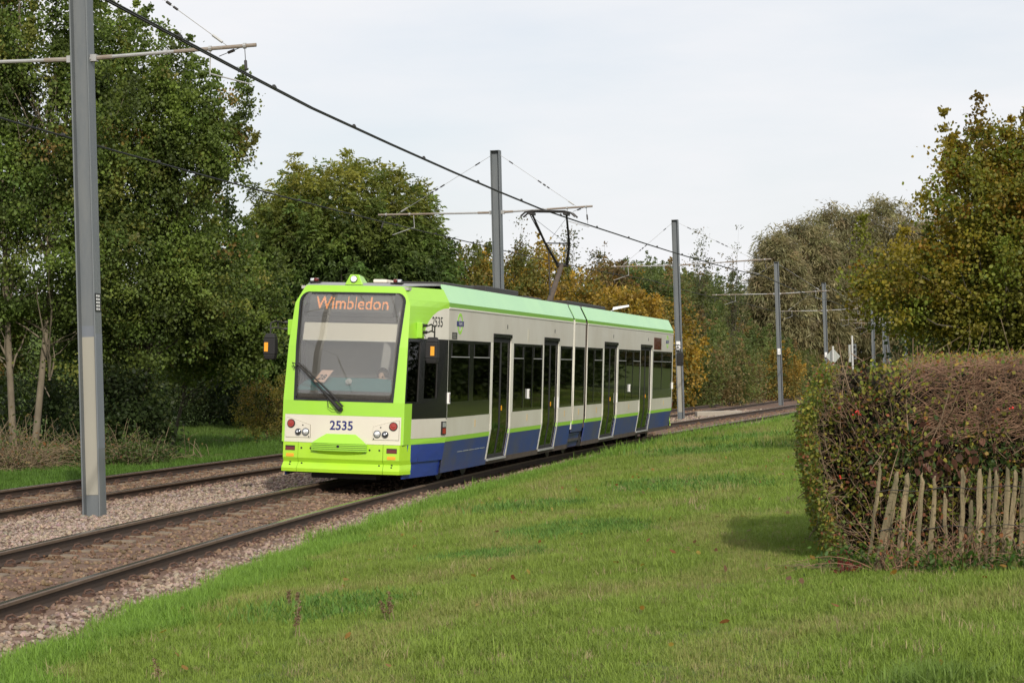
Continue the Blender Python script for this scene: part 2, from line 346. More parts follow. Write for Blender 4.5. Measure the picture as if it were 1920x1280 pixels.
def grid(name, ds, qs, zf, m, jit=None):
    D, Q = np.meshgrid(ds, qs, indexing='ij')
    if jit is not None: Q = jit(D, Q)
    V = pos(D, Q, zf(D, Q)).reshape(-1, 3); a, b = D.shape
    i, j = np.meshgrid(np.arange(a-1), np.arange(b-1), indexing='ij'); i = i*b+j
    F = np.stack([i, i+1, i+b+1, i+b], -1).reshape(-1, 4)
    o = np_mesh(name, V, F, m, smooth=True); o['kind'] = 'structure'; return o
me = MB().add([(-1500, -800, -.45), (1500, -800, -.45), (1500, 2200, -.45), (-1500, 2200, -.45)], [(0, 1, 2, 3)])
g0 = me.build('ground', 'earth'); g0['kind'] = 'structure'
ds = np.concatenate([np.arange(-4, 80, .5), np.arange(80, 231, 2)])
grid('ballast_bed', ds, np.array([-8, -7.3, -6.6, -6.1, -5.65, -5.2, -4.6, -4.15, -3.7, -3.1, -2.5, -1.9, -1.3, -.75, -.3, .2, .75, 1.1, 1.45, 1.8, 2.2, 2.6, 3.1, 3.6]), z_bed, 'ballast_base')
grid('lawn', ds, np.array([0, .12, .3, .6, 1, 1.5, 2.2, 3, 4, 5.5, 7, 9, 12, 16, 22, 30, 45]),
     lambda d, q: z_lawn(d, q)+.02*wob(d*1.5, q*1.5)*smooth(1.6, 2.6, q), 'turf', lambda d, q: edge_q(d)-.12+q)
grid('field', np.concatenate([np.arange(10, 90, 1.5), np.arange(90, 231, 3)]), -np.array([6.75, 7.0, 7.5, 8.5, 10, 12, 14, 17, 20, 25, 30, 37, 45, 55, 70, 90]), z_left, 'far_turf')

# ------------------------------------------------------------------ the two tracks
def rail_profile():
    h = .148; return [(-.07, -h), (.07, -h), (.07, -h+.012), (.014, -h+.03), (.009, -.045), (.036, -.034), (.036, -.008), (.026, 0), (-.026, 0), (-.036, -.008), (-.036, -.034), (-.009, -.045), (-.014, -h+.03), (-.07, -h+.012)]
def rail_mesh(name, q0, z0, d0, d1, parent, tilt):
    dsr = np.concatenate([np.arange(d0, 70, 1.0), np.arange(70, d1, 2.5)]); pr = rail_profile(); n = len(pr); mb = MB(); vs = []
    for d in dsr:
        for (u, v) in pr: vs.append(tuple(pos(d, q0+u+v*tilt, z0+v-u*tilt)))
    fs = []; mi = []
    for i in range(len(dsr)-1):
        for j in range(n):
            fs.append((i*n+j, i*n+(j+1) % n, (i+1)*n+(j+1) % n, (i+1)*n+j)); mi.append(1 if j == 7 else 2 if j in (5, 6, 8, 9) else 0)
    mb.v = vs; mb.f = fs; mb.m = mi
    return mb.build(name, ['rail_side', 'rail_top', 'rail_head'], parent)
def sleeper_mesh():
    mb = MB()
    for x0, x1, z in ((-1.2, -.42, 0), (-.42, .42, -.03), (.42, 1.2, 0)):
        mb.hexa([(x0, -.13, -.2), (x1, -.13, -.2), (x1, .13, -.2), (x0, .13, -.2), (x0, -.095, z), (x1, -.095, z), (x1, .095, z), (x0, .095, z)])
    return mb
def clip_mesh():
    mb = MB(); mb.box(-.05, .05, -.05, .05, -.01, .012)
    mb.tube([(-.035, -.045, .01), (-.03, -.02, .04), (0, .03, .05), (.03, .045, .03), (.045, 0, .022), (.03, -.04, .02)], .011, 6)
    return mb
def track(label, qc, d0, d1, sl_range, clips_to):
    t = empty('tram_track', (0, 0, 0), label=label, cat='track', group='tram tracks side by side')
    hc = .7525*math.sin(CANT)
    rail_mesh('rail', qc-.7525, hc, d0, d1, t, CANT); rail_mesh('rail', qc+.7525, -hc, d0, d1, t, CANT)
    sm = cm = None
    for d in np.arange(*sl_range, .66):
        h = float(th(d)); p = pos(d, qc, -.142); rot = Euler((0, CANT, -h))
        if sm is None: so = sleeper_mesh().build('sleeper', 'sleeper', t, bevel=.012); sm = so
        else: so = sm.copy(); COL.objects.link(so)
        so.location = p; so.rotation_euler = (rng.normal(0, .006), CANT, -h+rng.normal(0, .006)); so.location.z += rng.normal(0, .004)
        if d < clips_to:
            for sx in (-.7525, .7525):
                for k in (-1, 1):
                    if cm is None: co = clip_mesh().build('rail_clip', 'clip', t); cm = co
                    else: co = cm.copy(); COL.objects.link(co)
                    co.location = Vector(p)+rot.to_matrix() @ Vector((sx+k*.115, 0, .012)); co.rotation_euler = (0, CANT, -h+(0 if k > 0 else math.pi))
    return t
track('near tram track of brown rails running under the tram and past the lawn', 0.0, 4, 215, (13, 62), 34)
track('far tram track beyond the masts, next to the grass field', -4.95, 14, 215, (26, 46), 40)
slab = MB().box(-1.0, 1.0, -.55, .55, -.1, .16).build('concrete_crossing', 'concrete', bevel=.03)
slab.location = pos(92, -2.5, -.12); slab.rotation_euler = (0, 0, -th(92)+.25)
tag(slab, 'low pale concrete slab lying in the ballast between the two tracks', 'slab')

# ------------------------------------------------------------------ stones and grass (uncountable: points that carry small meshes)
def scatter(name, P, scale, rotz, pick, tint, protos, material, tilt=None, **kw):
    """one object: a point cloud whose points each carry one of the prototype meshes"""
    me = bpy.data.meshes.new(name); n = len(P)
    me.vertices.add(n); me.vertices.foreach_set('co', np.asarray(P, np.float32).ravel())
    a = me.attributes.new('rot', 'FLOAT_VECTOR', 'POINT'); tl = np.zeros((n, 2)) if tilt is None else tilt
    a.data.foreach_set('vector', np.c_[tl, rotz].astype(np.float32).ravel())
    a = me.attributes.new('scl', 'FLOAT_VECTOR', 'POINT'); a.data.foreach_set('vector', np.asarray(scale, np.float32).ravel())
    a = me.attributes.new('pick', 'INT', 'POINT'); a.data.foreach_set('value', np.asarray(pick, np.int32))
    a = me.attributes.new('tint', 'FLOAT_VECTOR', 'POINT'); a.data.foreach_set('vector', np.asarray(tint, np.float32).ravel())
    o = bpy.data.objects.new(name, me); COL.objects.link(o); me.materials.append(M[material])
    ng = bpy.data.node_groups.new(name, 'GeometryNodeTree')
    ng.interface.new_socket('Geometry', in_out='INPUT', socket_type='NodeSocketGeometry'); ng.interface.new_socket('Geometry', in_out='OUTPUT', socket_type='NodeSocketGeometry')
    gi = N(ng, 'NodeGroupInput'); go = N(ng, 'NodeGroupOutput'); jn = N(ng, 'GeometryNodeJoinGeometry')
    def at_(nm, ty): q = N(ng, 'GeometryNodeInputNamedAttribute', data_type=ty); q.inputs['Name'].default_value = nm; return q.outputs['Attribute']
    ar, asc, ap = at_('rot', 'FLOAT_VECTOR'), at_('scl', 'FLOAT_VECTOR'), at_('pick', 'INT')
    for k, pm in enumerate(protos):
        po = bpy.data.objects.new(name+'_piece', pm)
        oi = N(ng, 'GeometryNodeObjectInfo'); oi.inputs[0].default_value = po; oi.inputs['As Instance'].default_value = True
        cp = N(ng, 'FunctionNodeCompare', data_type='INT', operation='EQUAL'); ng.links.new(ap, cp.inputs[2]); cp.inputs[3].default_value = k
        io = N(ng, 'GeometryNodeInstanceOnPoints')
        ng.links.new(gi.outputs[0], io.inputs['Points']); ng.links.new(cp.outputs[0], io.inputs['Selection']); ng.links.new(oi.outputs['Geometry'], io.inputs['Instance'])
        ng.links.new(ar, io.inputs['Rotation']); ng.links.new(asc, io.inputs['Scale']); ng.links.new(io.outputs[0], jn.inputs[0])
    ng.links.new(jn.outputs[0], go.inputs[0])
    md = o.modifiers.new('scatter', 'NODES'); md.node_group = ng
    return tag(o, kind='stuff', **kw)
def inst_mat(name, rough=.9, transl=0.0, spec=.2, var=None):
    m = bpy.data.materials.new(name); m.use_nodes = True; t = m.node_tree; b = t.nodes['Principled BSDF']; o = t.nodes['Material Output']
    a = N(t, 'ShaderNodeAttribute', attribute_name='tint'); a.attribute_type = 'INSTANCER'
    b.inputs['Roughness'].default_value = rough; b.inputs['Specular IOR Level'].default_value = spec
    src = a.outputs['Color']
    if var:      # surface speckle of stone
        tcn = N(t, 'ShaderNodeTexCoord'); n = N(t, 'ShaderNodeTexNoise'); n.inputs['Scale'].default_value = var; n.inputs['Detail'].default_value = 4
        k = N(t, 'ShaderNodeMix', data_type='RGBA', blend_type='MULTIPLY'); k.inputs['Factor'].default_value = .6
        mr = N(t, 'ShaderNodeMapRange'); mr.inputs[1].default_value = .3; mr.inputs[2].default_value = .7; mr.inputs[3].default_value = .55; mr.inputs[4].default_value = 1.15
        t.links.new(tcn.outputs['Object'], n.inputs['Vector']); t.links.new(n.outputs['Fac'], mr.inputs[0]); t.links.new(src, k.inputs['A']); t.links.new(mr.outputs[0], k.inputs['B']); src = k.outputs['Result']
    t.links.new(src, b.inputs['Base Color'])
    if transl:
        tr = N(t, 'ShaderNodeBsdfTranslucent'); ms = N(t, 'ShaderNodeMixShader'); ms.inputs[0].default_value = transl
        t.links.new(src, tr.inputs['Color']); t.links.new(b.outputs[0], ms.inputs[1]); t.links.new(tr.outputs[0], ms.inputs[2]); t.links.new(ms.outputs[0], o.inputs['Surface'])
    return m
M['stone'] = inst_mat('ballast_stone', .85, var=1.5)
M['grass_blade'] = inst_mat('grass_blade', .6, .35, .3)
def stone_proto(seed):
    bm = bmesh.new(); bmesh.ops.create_icosphere(bm, subdivisions=1, radius=.5); r = random.Random(seed)
    for v in bm.verts: v.co = Vector((v.co.x*1.15, v.co.y*.85, v.co.z*.72))*r.uniform(.72, 1.2)
    m = bpy.data.meshes.new('stone'); bm.to_mesh(m); bm.free(); m.materials.append(M['stone']); return m
def tuft_proto(seed, nb, h, spread, lean, wd):
    r = np.random.default_rng(seed); V = []; F = []; F3 = []
    for i in range(nb):
        p = r.normal(0, spread, 2); a = r.uniform(0, 6.283); hh = h*r.uniform(.45, 1.15); ln = abs(r.normal(0, lean))*hh+.1*hh
        dx, dy = math.cos(a), math.sin(a); sx, sy = -dy*wd*.5*r.uniform(.7, 1.3), dx*wd*.5; b = len(V)
        for t_, wf in ((0, 1), (.5, .85), (1, 0.12)):
            c = (p[0]+dx*ln*t_*t_, p[1]+dy*ln*t_*t_, hh*(t_-.18*t_*t_*min(1, ln/hh)))
            V += [(c[0]-sx*wf, c[1]-sy*wf, c[2]), (c[0]+sx*wf, c[1]+sy*wf, c[2])]
        F += [(b, b+1, b+3, b+2), (b+2, b+3, b+5, b+4)]
    m = bpy.data.meshes.new('tuft'); m.from_pydata(V, [], F); m.materials.append(M['grass_blade']); return m
def sample_dq(n, d0, d1, q0, q1, power=1.0):
    u = rng.random(n); d = d0*(d1/d0)**u if power == 'log' else d0+(d1-d0)*u
    return d, rng.uniform(q0, q1, n)
def in_view(P, m=1.25):
    x, y = P[:, 0], P[:, 1]; return (np.abs(x) < (960*m/FPX)*y+.4) & (y > 7)
# ballast stones
parts = []
for n, d0, d1, s0, s1 in ((52000, 11.5, 34, .032, .062), (20000, 34, 55, .045, .075), (9000, 55, 105, .08, .13)):
    d, q = sample_dq(n, d0, d1, -6.9, 2.3)
    keep = (q < edge_q(d)+.12*rng.normal(size=n)) & ~((np.abs(np.abs(q)-.7525) < .05) | (np.abs(np.abs(q+4.95)-.7525) < .05))
    onsl = (((d-13) % .66 < .12) | ((d-13) % .66 > .54)) & (np.abs(q) < 1.15) & (rng.random(n) < .86)
    keep &= ~onsl
    P = pos(d, q, z_bed(d, q)); P[:, 2] += rng.uniform(-.012, .018, n); s = rng.uniform(s0, s1, n)*rng.choice([.7, 1, 1, 1.25], n)
    k = keep & in_view(P)
    rust = np.exp(-(np.minimum(np.minimum(abs(q-.75), abs(q+.75)), np.minimum(abs(q+4.2), abs(q+5.7)))/.32)**2)
    base = np.array([.385, .298, .235])*rng.uniform(.5, 1.12, (n, 1))+rng.normal(0, .012, (n, 3)); base[:, 2] *= rng.uniform(.93, 1.06, n)
    base = base*(1-.72*rust[:, None])+np.array([.16, .085, .05])*.72*rust[:, None]
    mid = ((np.abs(q) < .8) | (np.abs(q+4.95) < .8))[:, None]; base = np.where(mid, base*np.array([.68, .60, .51]), base)
    parts.append((P[k], np.repeat(s[k, None], 3, 1)*rng.uniform(.75, 1.2, (k.sum(), 3)), np.clip(base[k], .03, .8)))
P = np.concatenate([a for a, _, _ in parts]); Sx = np.concatenate([b for _, b, _ in parts]); Tn = np.concatenate([c for _, _, c in parts]); n = len(P)
scatter('ballast_stones', P, Sx, rng.uniform(0, 6.28, n), rng.integers(0, 5, n), Tn, [stone_proto(i) for i in range(5)], 'stone', tilt=rng.normal(0, .5, (n, 2)),
        label='pinkish brown crushed stone ballast around and between the rails', cat='ballast')
# lawn grass: short tufts everywhere, longer and paler ones in patches, dry tan spots, dark broad-leaved weed patches
def grass_cols(x, y, n, far=False):
    a = .5+.5*np.sin(x*.9+1.3*np.sin(y*.45)+.7)*np.cos(y*.37-.5*x*.3); b = .5+.5*np.sin(x*2.3-y*.8+2*np.sin(y*.6+x*.5)); c = rng.random(n)
    col = np.outer(1-a*.55, [.205, .295, .043])+np.outer(a*.55, [.25, .32, .06]); col *= (0.72+.45*c)[:, None]
    dry = np.clip((b-.66)*2.2, 0, 1)*np.clip(rng.normal(.45, .35, n), 0, 1); col = col*(1-dry)[:, None]+np.outer(dry, [.36, .29, .13])
    lone = rng.random(n) < .05; col[lone] = np.array([.40, .33, .17])*rng.uniform(.6, 1.1, (lone.sum(), 1))
    return col, dry
tp = [tuft_proto(1, 28, .056, .055, .6, .0048), tuft_proto(2, 22, .09, .05, .65, .005), tuft_proto(3, 24, .045, .07, 1.0, .006), tuft_proto(4, 16, .07, .16, .6, .016)]
parts = []
for n, d0, d1, q0, q1, s in ((70000, 8.5, 24, 1.2, 13, 1.0), (42000, 24, 45, 1.2, 16, 1.45), (30000, 45, 95, 1.2, 26, 2.4)):
    d = np.sqrt(rng.uniform(d0**2, d1**2, n)) if d0 < 40 else rng.uniform(d0, d1, n); q = rng.uniform(q0, q1, n)
    keep = q > edge_q(d)-.05+.16*rng.normal(size=n); P = pos(d, q, z_lawn(d, q)+.02*wob(d*1.5, q*1.5)*smooth(1.6, 2.6, q)-.005)
    col, dry = grass_cols(P[:, 0], P[:, 1], n); x, y = P[:, 0], P[:, 1]
    tall = .5+.5*np.sin(x*1.7+y*.9)*np.sin(y*1.3-x*.6+1); edge = smooth(.9, .1, q-edge_q(d))
    sc_ = s*rng.uniform(.65, 1.15, n)*(.72+.5*tall+.45*edge); pk = rng.choice([0, 0, 0, 1, 2, 2], n)
    pk = np.where((edge > .4) & (rng.random(n) < .6), 1, pk); col = np.where((edge > .35)[:, None], np.array([.175, .30, .04])*rng.uniform(.75, 1.2, (n, 1)), col)
    for (mx_, my_, rr) in ((-1.35, 15.6, .5), (.7, 22, .8), (2.6, 30, 1.2), (-.2, 19.5, .5), (4.2, 44, 1.6), (.35, 27, .7), (5.6, 52, 1.5)):      # weed patches
        inn = (((x-mx_)/rr)**2+((y-my_)/(rr*1.5))**2 < 1) & (rng.random(n) < .5); pk = np.where(inn, 3, pk); col = np.where(inn[:, None], np.array([.11, .215, .035])*rng.uniform(.7, 1.2, (n, 1)), col)
    for (mx_, my_, rr) in ((2.12, 10.5, .16), (1.98, 10.25, .13)):                                   # long dark tussocks
        inn = ((x-mx_)**2+((y-my_)*.7)**2 < rr*rr); pk = np.where(inn, 1, pk); sc_ = np.where(inn, 1.5, sc_); col = np.where(inn[:, None], np.array([.15, .23, .04])*rng.uniform(.8, 1.2, (n, 1)), col)
    k = keep & in_view(P); parts.append((P[k], np.c_[sc_, sc_, sc_*(.8+.4*rng.random(n))][k], col[k], pk[k]))
P, Sx, Tn, pk = [np.concatenate([p[i] for p in parts]) for i in range(4)]; n = len(P)
scatter('lawn_grass', P, Sx, rng.uniform(0, 6.28, n), pk, Tn, tp, 'grass_blade', label='rough mown green lawn with a few dry tan patches', cat='grass')
parts = []
for n, d0, d1, s in ((16000, 30, 52, 2.0), (16000, 52, 95, 2.9)):
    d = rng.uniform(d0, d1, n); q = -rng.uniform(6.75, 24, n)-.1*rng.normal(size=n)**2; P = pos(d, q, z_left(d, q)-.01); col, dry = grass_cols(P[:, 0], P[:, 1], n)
    col = np.array([.10, .19, .026])*rng.uniform(.65, 1.2, (n, 1)); far = smooth(60, 75, P[:, 1])[:, None]; col = col*(1-far)+far*col*np.array([1.0, .85, 1])  # field tufts coloured darker than the lawn
    sc_ = s*rng.uniform(.6, 1.1, n); k = in_view(P); parts.append((P[k], np.repeat(sc_[k, None], 3, 1), col[k], rng.choice([0, 1, 2], n)[k]))
P, Sx, Tn, pk = [np.concatenate([p[i] for p in parts]) for i in range(4)]; n = len(P)
scatter('field_grass', P, Sx, rng.uniform(0, 6.28, n), pk, Tn, tp, 'grass_blade', label='darker green grass of the field beyond the far track', cat='grass')

# fallen leaves on the lawn
n = 1500; rl = np.random.default_rng(3); d = np.sqrt(rl.uniform(9**2, 40**2, n)); q = rl.uniform(2, 14, n); P = pos(d, q, z_lawn(d, q)+.055); k = in_view(P) & ((rl.random(n) < .22) | (np.hypot(P[:, 0]-3, P[:, 1]-17) < 2.2) | ((P[:, 0] > 4) & (P[:, 1] > 28)))
P = P[k]; n = len(P); lc = np.array([(.30, .17, .04), (.24, .10, .04), (.34, .25, .06), (.16, .09, .05)])[rl.integers(0, 4, n)]
fl_ = leaves('fallen_leaves', P, rl.normal(size=(n, 3))*np.array([1, 1, .3]), rl.uniform(.035, .08, n), rl.uniform(.03, .06, n), lc, r=rl, round_=True); tag(fl_, 'scattered brown and yellow fallen leaves on the lawn', 'leaves', kind='stuff')

# ------------------------------------------------------------------ overhead line masts
def hbeam(mb, h, b=.26, d=.26, tf=.02, tw=.014, z0=0.0):
    # web across x (flanges stand left and right), as seen along the track
    mb.box(-b/2, -b/2+tf, -d/2, d/2, z0, h); mb.box(b/2-tf, b/2, -d/2, d/2, z0, h); mb.box(-b/2+tf, b/2-tf, -tw/2, tw/2, z0, h)
def mast(d, x, y, label, lean=0.0, yaw=None, top=8.1, left=None, right=None, arm_z=6.55, plate=False, patch=True, dark_plate=False, stays=True, b=.26):
    h = float(th(d)) if yaw is None else yaw
    zb = -.2; m = empty('overhead_line_mast', (x, y, zb), (0, -lean, -h), label=label, cat='mast', group='masts carrying the tram wires')
    mb = MB(); hbeam(mb, top-zb, b); mb.box(-b/2-.004, b/2+.004, -.134, .134, top-zb, top-zb+.012); mb.build('column', 'mast', m)
    if patch:
        mb = MB(); mb.box(-b/2+.021, b/2-.021, -.013, -.0075, .33, 2.62); mb.build('painted_patch', 'mast_panel', m)
        mb = MB(); mb.box(-b/2+.021, b/2-.021, -.012, -.0075, 2.62, 2.78); mb.box(b/2, b/2+.003, -.13, .13, 1.0, 2.66); mb.build('touched_up_paint', 'mast_blue', m)
    az = arm_z-zb
    for sgn, L in ((-1, left), (1, right)):
        if not L: continue
        rise = .035*L; a0 = Vector((sgn*(b/2+.03), 0, az)); a1 = Vector((sgn*L, 0, az+rise*.6))
        mb = MB(); mb.tube([a0, a0.lerp(a1, .12)], .034, 8, 1); mb.tube([a0.lerp(a1, .11), a0.lerp(a1, .5)], .027, 8, 0); mb.tube([a0.lerp(a1, .5), a1], .028, 8, 2)
        ar = mb.build('bracket_arm', ['galv', 'rust_tube', 'rust_tube'], m)
        mb = MB(); mb.box(sgn*b/2-.01, sgn*b/2+sgn*.09, -.05, .05, az-.05, az+.05); mb.tube([(sgn*b/2, -.07, az-.015), (sgn*b/2, .07, az-.015)], .018, 8); mb.build('hinge_bracket', 'galv', ar)
        for t_ in (.45, .72, .93):
            p = a0.lerp(a1, t_); mb = MB(); mb.tube([p-Vector((.022, 0, 0)), p+Vector((.022, 0, 0))], .042, 8); mb.build('clamp', 'galv', ar)
        if stays:
            s0 = Vector((sgn*b/2, 0, top-zb-.12)); s1 = a0.lerp(a1, .82)+Vector((0, 0, .03)); mb = MB(); mb.tube([s0, s1], .006, 5)
            st = mb.build('stay_wire', 'galv', m)
            for t0, t1, rr in ((.12, .17, .018), (.5, .545, .02), (.57, .60, .024), (.62, .65, .02), (.9, .97, .022)):
                mb = MB(); mb.tube([s0.lerp(s1, t0), s0.lerp(s1, t1)], rr, 6); mb.build('insulator', 'steel_dark' if t0 < .8 else 'galv', st)
        # registration arm below: dropper and light rod to the contact wire
        qw = (2.62 if sgn > 0 else -2.2); px = min(abs(L)*.74, abs(qw)+.25)*sgn
        mb = MB(); p0 = Vector((px, 0, az+.02)); mb.tube([p0, p0+Vector((-sgn*.02, 0, -.36))], .01, 5); mb.tube([p0+Vector((-sgn*.02, 0, -.34)), Vector((px+sgn*.62, -.05, az-.52))], .011, 5); mb.build('registration_arm', 'galv', m)
        mb = MB(); q0 = a0.lerp(a1, .93); mb.tube([q0, q0+Vector((sgn*.1, -.3, -.5))], .006, 5); mb.tube([q0+Vector((sgn*.05, -.15, -.24)), q0+Vector((sgn*.075, -.22, -.38))], .022, 6); mb.tube([q0, q0+Vector((-sgn*.4, .05, -.12))], .006, 5); mb.tube([q0+Vector((-sgn*.16, .02, -.05)), q0+Vector((-sgn*.26, .03, -.08))], .022, 6)
        mb.build('dropper', 'steel_dark', m)
    if plate:
        mb = MB(); mb.box(-.085, .085, -.139, -.133, 2.95, 3.30); pl = mb.build('number_plate', 'white_paint', m)
        mb = MB(); mb.box(-.03, .03, -.1415, -.139, 3.03, 3.08); mb.box(-.02, .03, -.1415, -.139, 3.12, 3.15); mb.build('plate_mark', 'mast', pl)
    if dark_plate:
        mb = MB(); mb.box(b/2, b/2+.006, -.115, .115, 2.98, 3.25); pl = mb.build('number_plate', 'black_print', m)
        mb = MB()
        for r_ in range(5):
            for c_ in range(2): mb.box(b/2+.006, b/2+.0085, -.075+c_*.08, -.02+c_*.08, 3.005+r_*.048, 3.032+r_*.048)
        mb.build('plate_mark', 'white_print', pl)
    return m
mast(30.6, -6.10, 30.02, 'nearest grey steel mast standing in ballast with a pale painted lower web', .012, .16, left=3.6, right=2.62, arm_z=6.47, dark_plate=True, b=.27, top=8.25)
mast(58.8, -.33, 58.18, 'grey mast rising behind the tram beside its pantograph', .004, None, left=3.5, right=2.75, arm_z=6.37)
mast(87.5, 7.05, 86.9, 'grey mast at the tail of the tram with a pale lower half', .012, None, left=2.8, right=4.0, arm_z=6.3, plate=True, top=8.2)
mast(120.5, 15.5, 119.7, 'grey mast standing on the ballast left of the hedge', .012, None, left=3.8, right=3.0, arm_z=6.27, plate=True, patch=False)
mast(150, 22.6, 148.6, 'farthest full-height grey mast, behind the diamond sign', .012, None, left=3.2, right=3.2, arm_z=6.1, plate=True, patch=False)
mast(175, 31.1, 178, 'distant grey mast, leftmost of the four seen under the maple', .0, None, top=7.6, left=2.8, right=2.8, arm_z=6.1, patch=False, stays=False)
mast(186, 34.2, 190, 'distant grey mast, second from left of the four seen under the maple', .0, None, top=7.6, left=2.8, right=2.8, arm_z=6.1, patch=False, stays=False)
mast(195, 36.8, 200, 'distant slanting mast, third of the four seen under the maple', .1, None, top=7.6, left=2.6, right=1.2, arm_z=6.1, patch=False, stays=False)
mast(172, 32.75, 172, 'distant grey mast, rightmost of the four seen under the maple', .0, None, top=7.6, left=2.8, right=2.8, arm_z=6.1, patch=False, stays=False)

def overhead(label, pts, r, clip_every=3.0):
    root = empty('overhead_wire', pts[0], label=label, cat='wire', group='overhead wires above the tracks')
    o0 = Vector(pts[0]); P = [Vector(p) for p in pts]
    def interp(k):
        out = []
        for a, b in zip(P[:-1], P[1:]):
            nseg = max(2, int((b-a).length/4)); L = (b-a).length
            for i in range(nseg): t_ = i/nseg; out.append(a.lerp(b, t_)+Vector((0, 0, -.00009*L*L*4*t_*(1-t_))))
        return out+[P[-1]]
    line = interp(0)
    for dx in (-.022, .022):
        MB().tube([p-o0+Vector((dx, 0, 0)) for p in line], r, 6).build('contact_wire', 'wire', root)
    acc = 0
    for a, b in zip(line[:-1], line[1:]):
        if a.y < 70:
            for t_ in (.5,):
                c = a.lerp(b, t_)-o0; MB().tube([c+Vector((0, -.05, .02)), c+Vector((0, .05, .02))], .032, 6).build('wire_clip', 'wire', root)
    return root
def wire_pts(qc, ds_, off, z): return [tuple(pos(d, qc+o_, zz)) for d, o_, zz in zip(ds_, off, z)]
overhead('thick black contact wire above the near track reaching the pantograph', wire_pts(0, (4, 30.5, 49.3, 58.5, 87.5, 120.5, 150, 200), (-.33, .17, .05, .05, .35, .1, .3, .1), (5.75, 5.75, 5.73, 5.75, 5.77, 5.77, 5.75, 5.75)), .0115)
overhead('black contact wire above the far track in front of the left trees', wire_pts(-4.95, (12, 30.5, 58.5, 87.5, 120.5, 150, 200), (.35, .35, .3, .35, .1, .3, .1), (5.78, 5.76, 5.76, 5.78, 5.78, 5.75, 5.75)), .009)

# ------------------------------------------------------------------ small trackside things
def gzf(x, y): return float(gz(x, y))
s = empty('diamond_sign', (16.29, 105, gzf(16.29, 105)), (0, 0, -.2), label='diamond shaped sign on a post seen from behind', cat='sign')
z0 = gzf(16.29, 105); MB().tube([(0, 0, 0), (0, 0, 3.0-z0)], .05, 8).build('post', 'post_paint', s)
MB().prism([(-.36, 0), (0, -.42), (.36, 0), (0, .42)], lambda u, v, w_: (u, .06+w_, 2.48-z0+v), .012).build('diamond_plate', 'sign_back', s)
MB().box(-.02-.12, .02-.12, .04, .06, 2.2-z0, 2.76-z0).build('fixing_rail', 'mast', s)
z0 = gzf(18.1, 110)
s = empty('tram_signal', (18.1, 110, z0), (0, 0, -.25), label='white signal post with a dark signal head beyond the hedge', cat='signal')
MB().tube([(0, 0, 0), (0, 0, 3.6-z0)], .05, 8).build('post', 'post_paint', s)
mb = MB(); mb.box(.02, .19, .05, .3, 2.35-z0, 3.15-z0); mb.build('signal_head', 'mast', s)
mb = MB(); mb.box(-.2, -.07, .05, .2, 2.2-z0, 3.12-z0); mb.build('backing_board', 'sign_back', s)
mb = MB()
for k in range(3): mb.disc((.105, .05, 2.5-z0+k*.25), (0, -1, 0), .07, .05, 12)
mb.build('signal_lens', 'black_print', s)
z0 = gzf(4.5, 100)
s = empty('street_lamp', (4.5, 100, z0), (0, 0, 0), label='pale street lamp head showing just above the tram roof', cat='lamp')
MB().tube([(0, 0, 0), (0, 0, 4.4-z0), (.12, 0, 4.75-z0), (.45, 0, 4.88-z0)], [.07, .05, .04, .03], 8).build('lamp_post', 'galv', s)
mb = MB(); zz = 4.86-z0
mb.hexa([(.38, -.16, zz), (1.2, -.12, zz+.17), (1.2, .12, zz+.17), (.38, .16, zz), (.42, -.1, zz+.16), (1.18, -.07, zz+.26), (1.18, .07, zz+.26), (.42, .1, zz+.16)]); mb.build('lamp_head', 'white_paint', s, bevel=.02)
# ================================================================== THE TRAM  (local x right, y back along the tram from the cab joint, z up from the rail plane)
TC = 0.045
tram = empty('tram', (-2.47, 35.23, -.02), (0, TC, -.2196), label='lime green, cream and blue articulated tram numbered 2535 on the near track', cat='tram')
HW = 1.325
def lat_side(z): return HW if .85 <= z <= 3.08 else (HW-.10*(.85-z)/.65 if z < .85 else HW-.16*(z-3.08)/.31)
_pz = [.20, .72, 1.40, 2.3, 3.0, 3.30]
def prof(z): return [float(np.interp(z, _pz, q)) for q in ([1.02, 1.03, 1.03, 1.015, .985, .84], [-1.63, -1.63, -1.60, -1.45, -1.25, -1.14], [-1.70, -1.70, -1.67, -1.52, -1.32, -1.21])]
def F(u, z):
    a, y, yc = prof(z); return Vector((u, yc+(y-yc)*(min(abs(u)/a, 1.0))**2.3, z))
def NS(sgn):
    def f(t, z):
        a, y, yc = prof(z); return Vector((sgn*(a+(lat_side(z)-a)*t), y*(1-t), z))
    return f
def SD(sgn): return lambda s, z: Vector((sgn*lat_side(z), s, z))
def normal(fn, u, v, out):
    e = 1e-3; n = (fn(u+e, v)-fn(u-e, v)).cross(fn(u, v+e)-fn(u, v-e)).normalized()
    return n if n.dot(out) > 0 else -n
OUT_F = Vector((0, -1, 0.2))
def out_of(sgn): return Vector((sgn, -.15, 0))
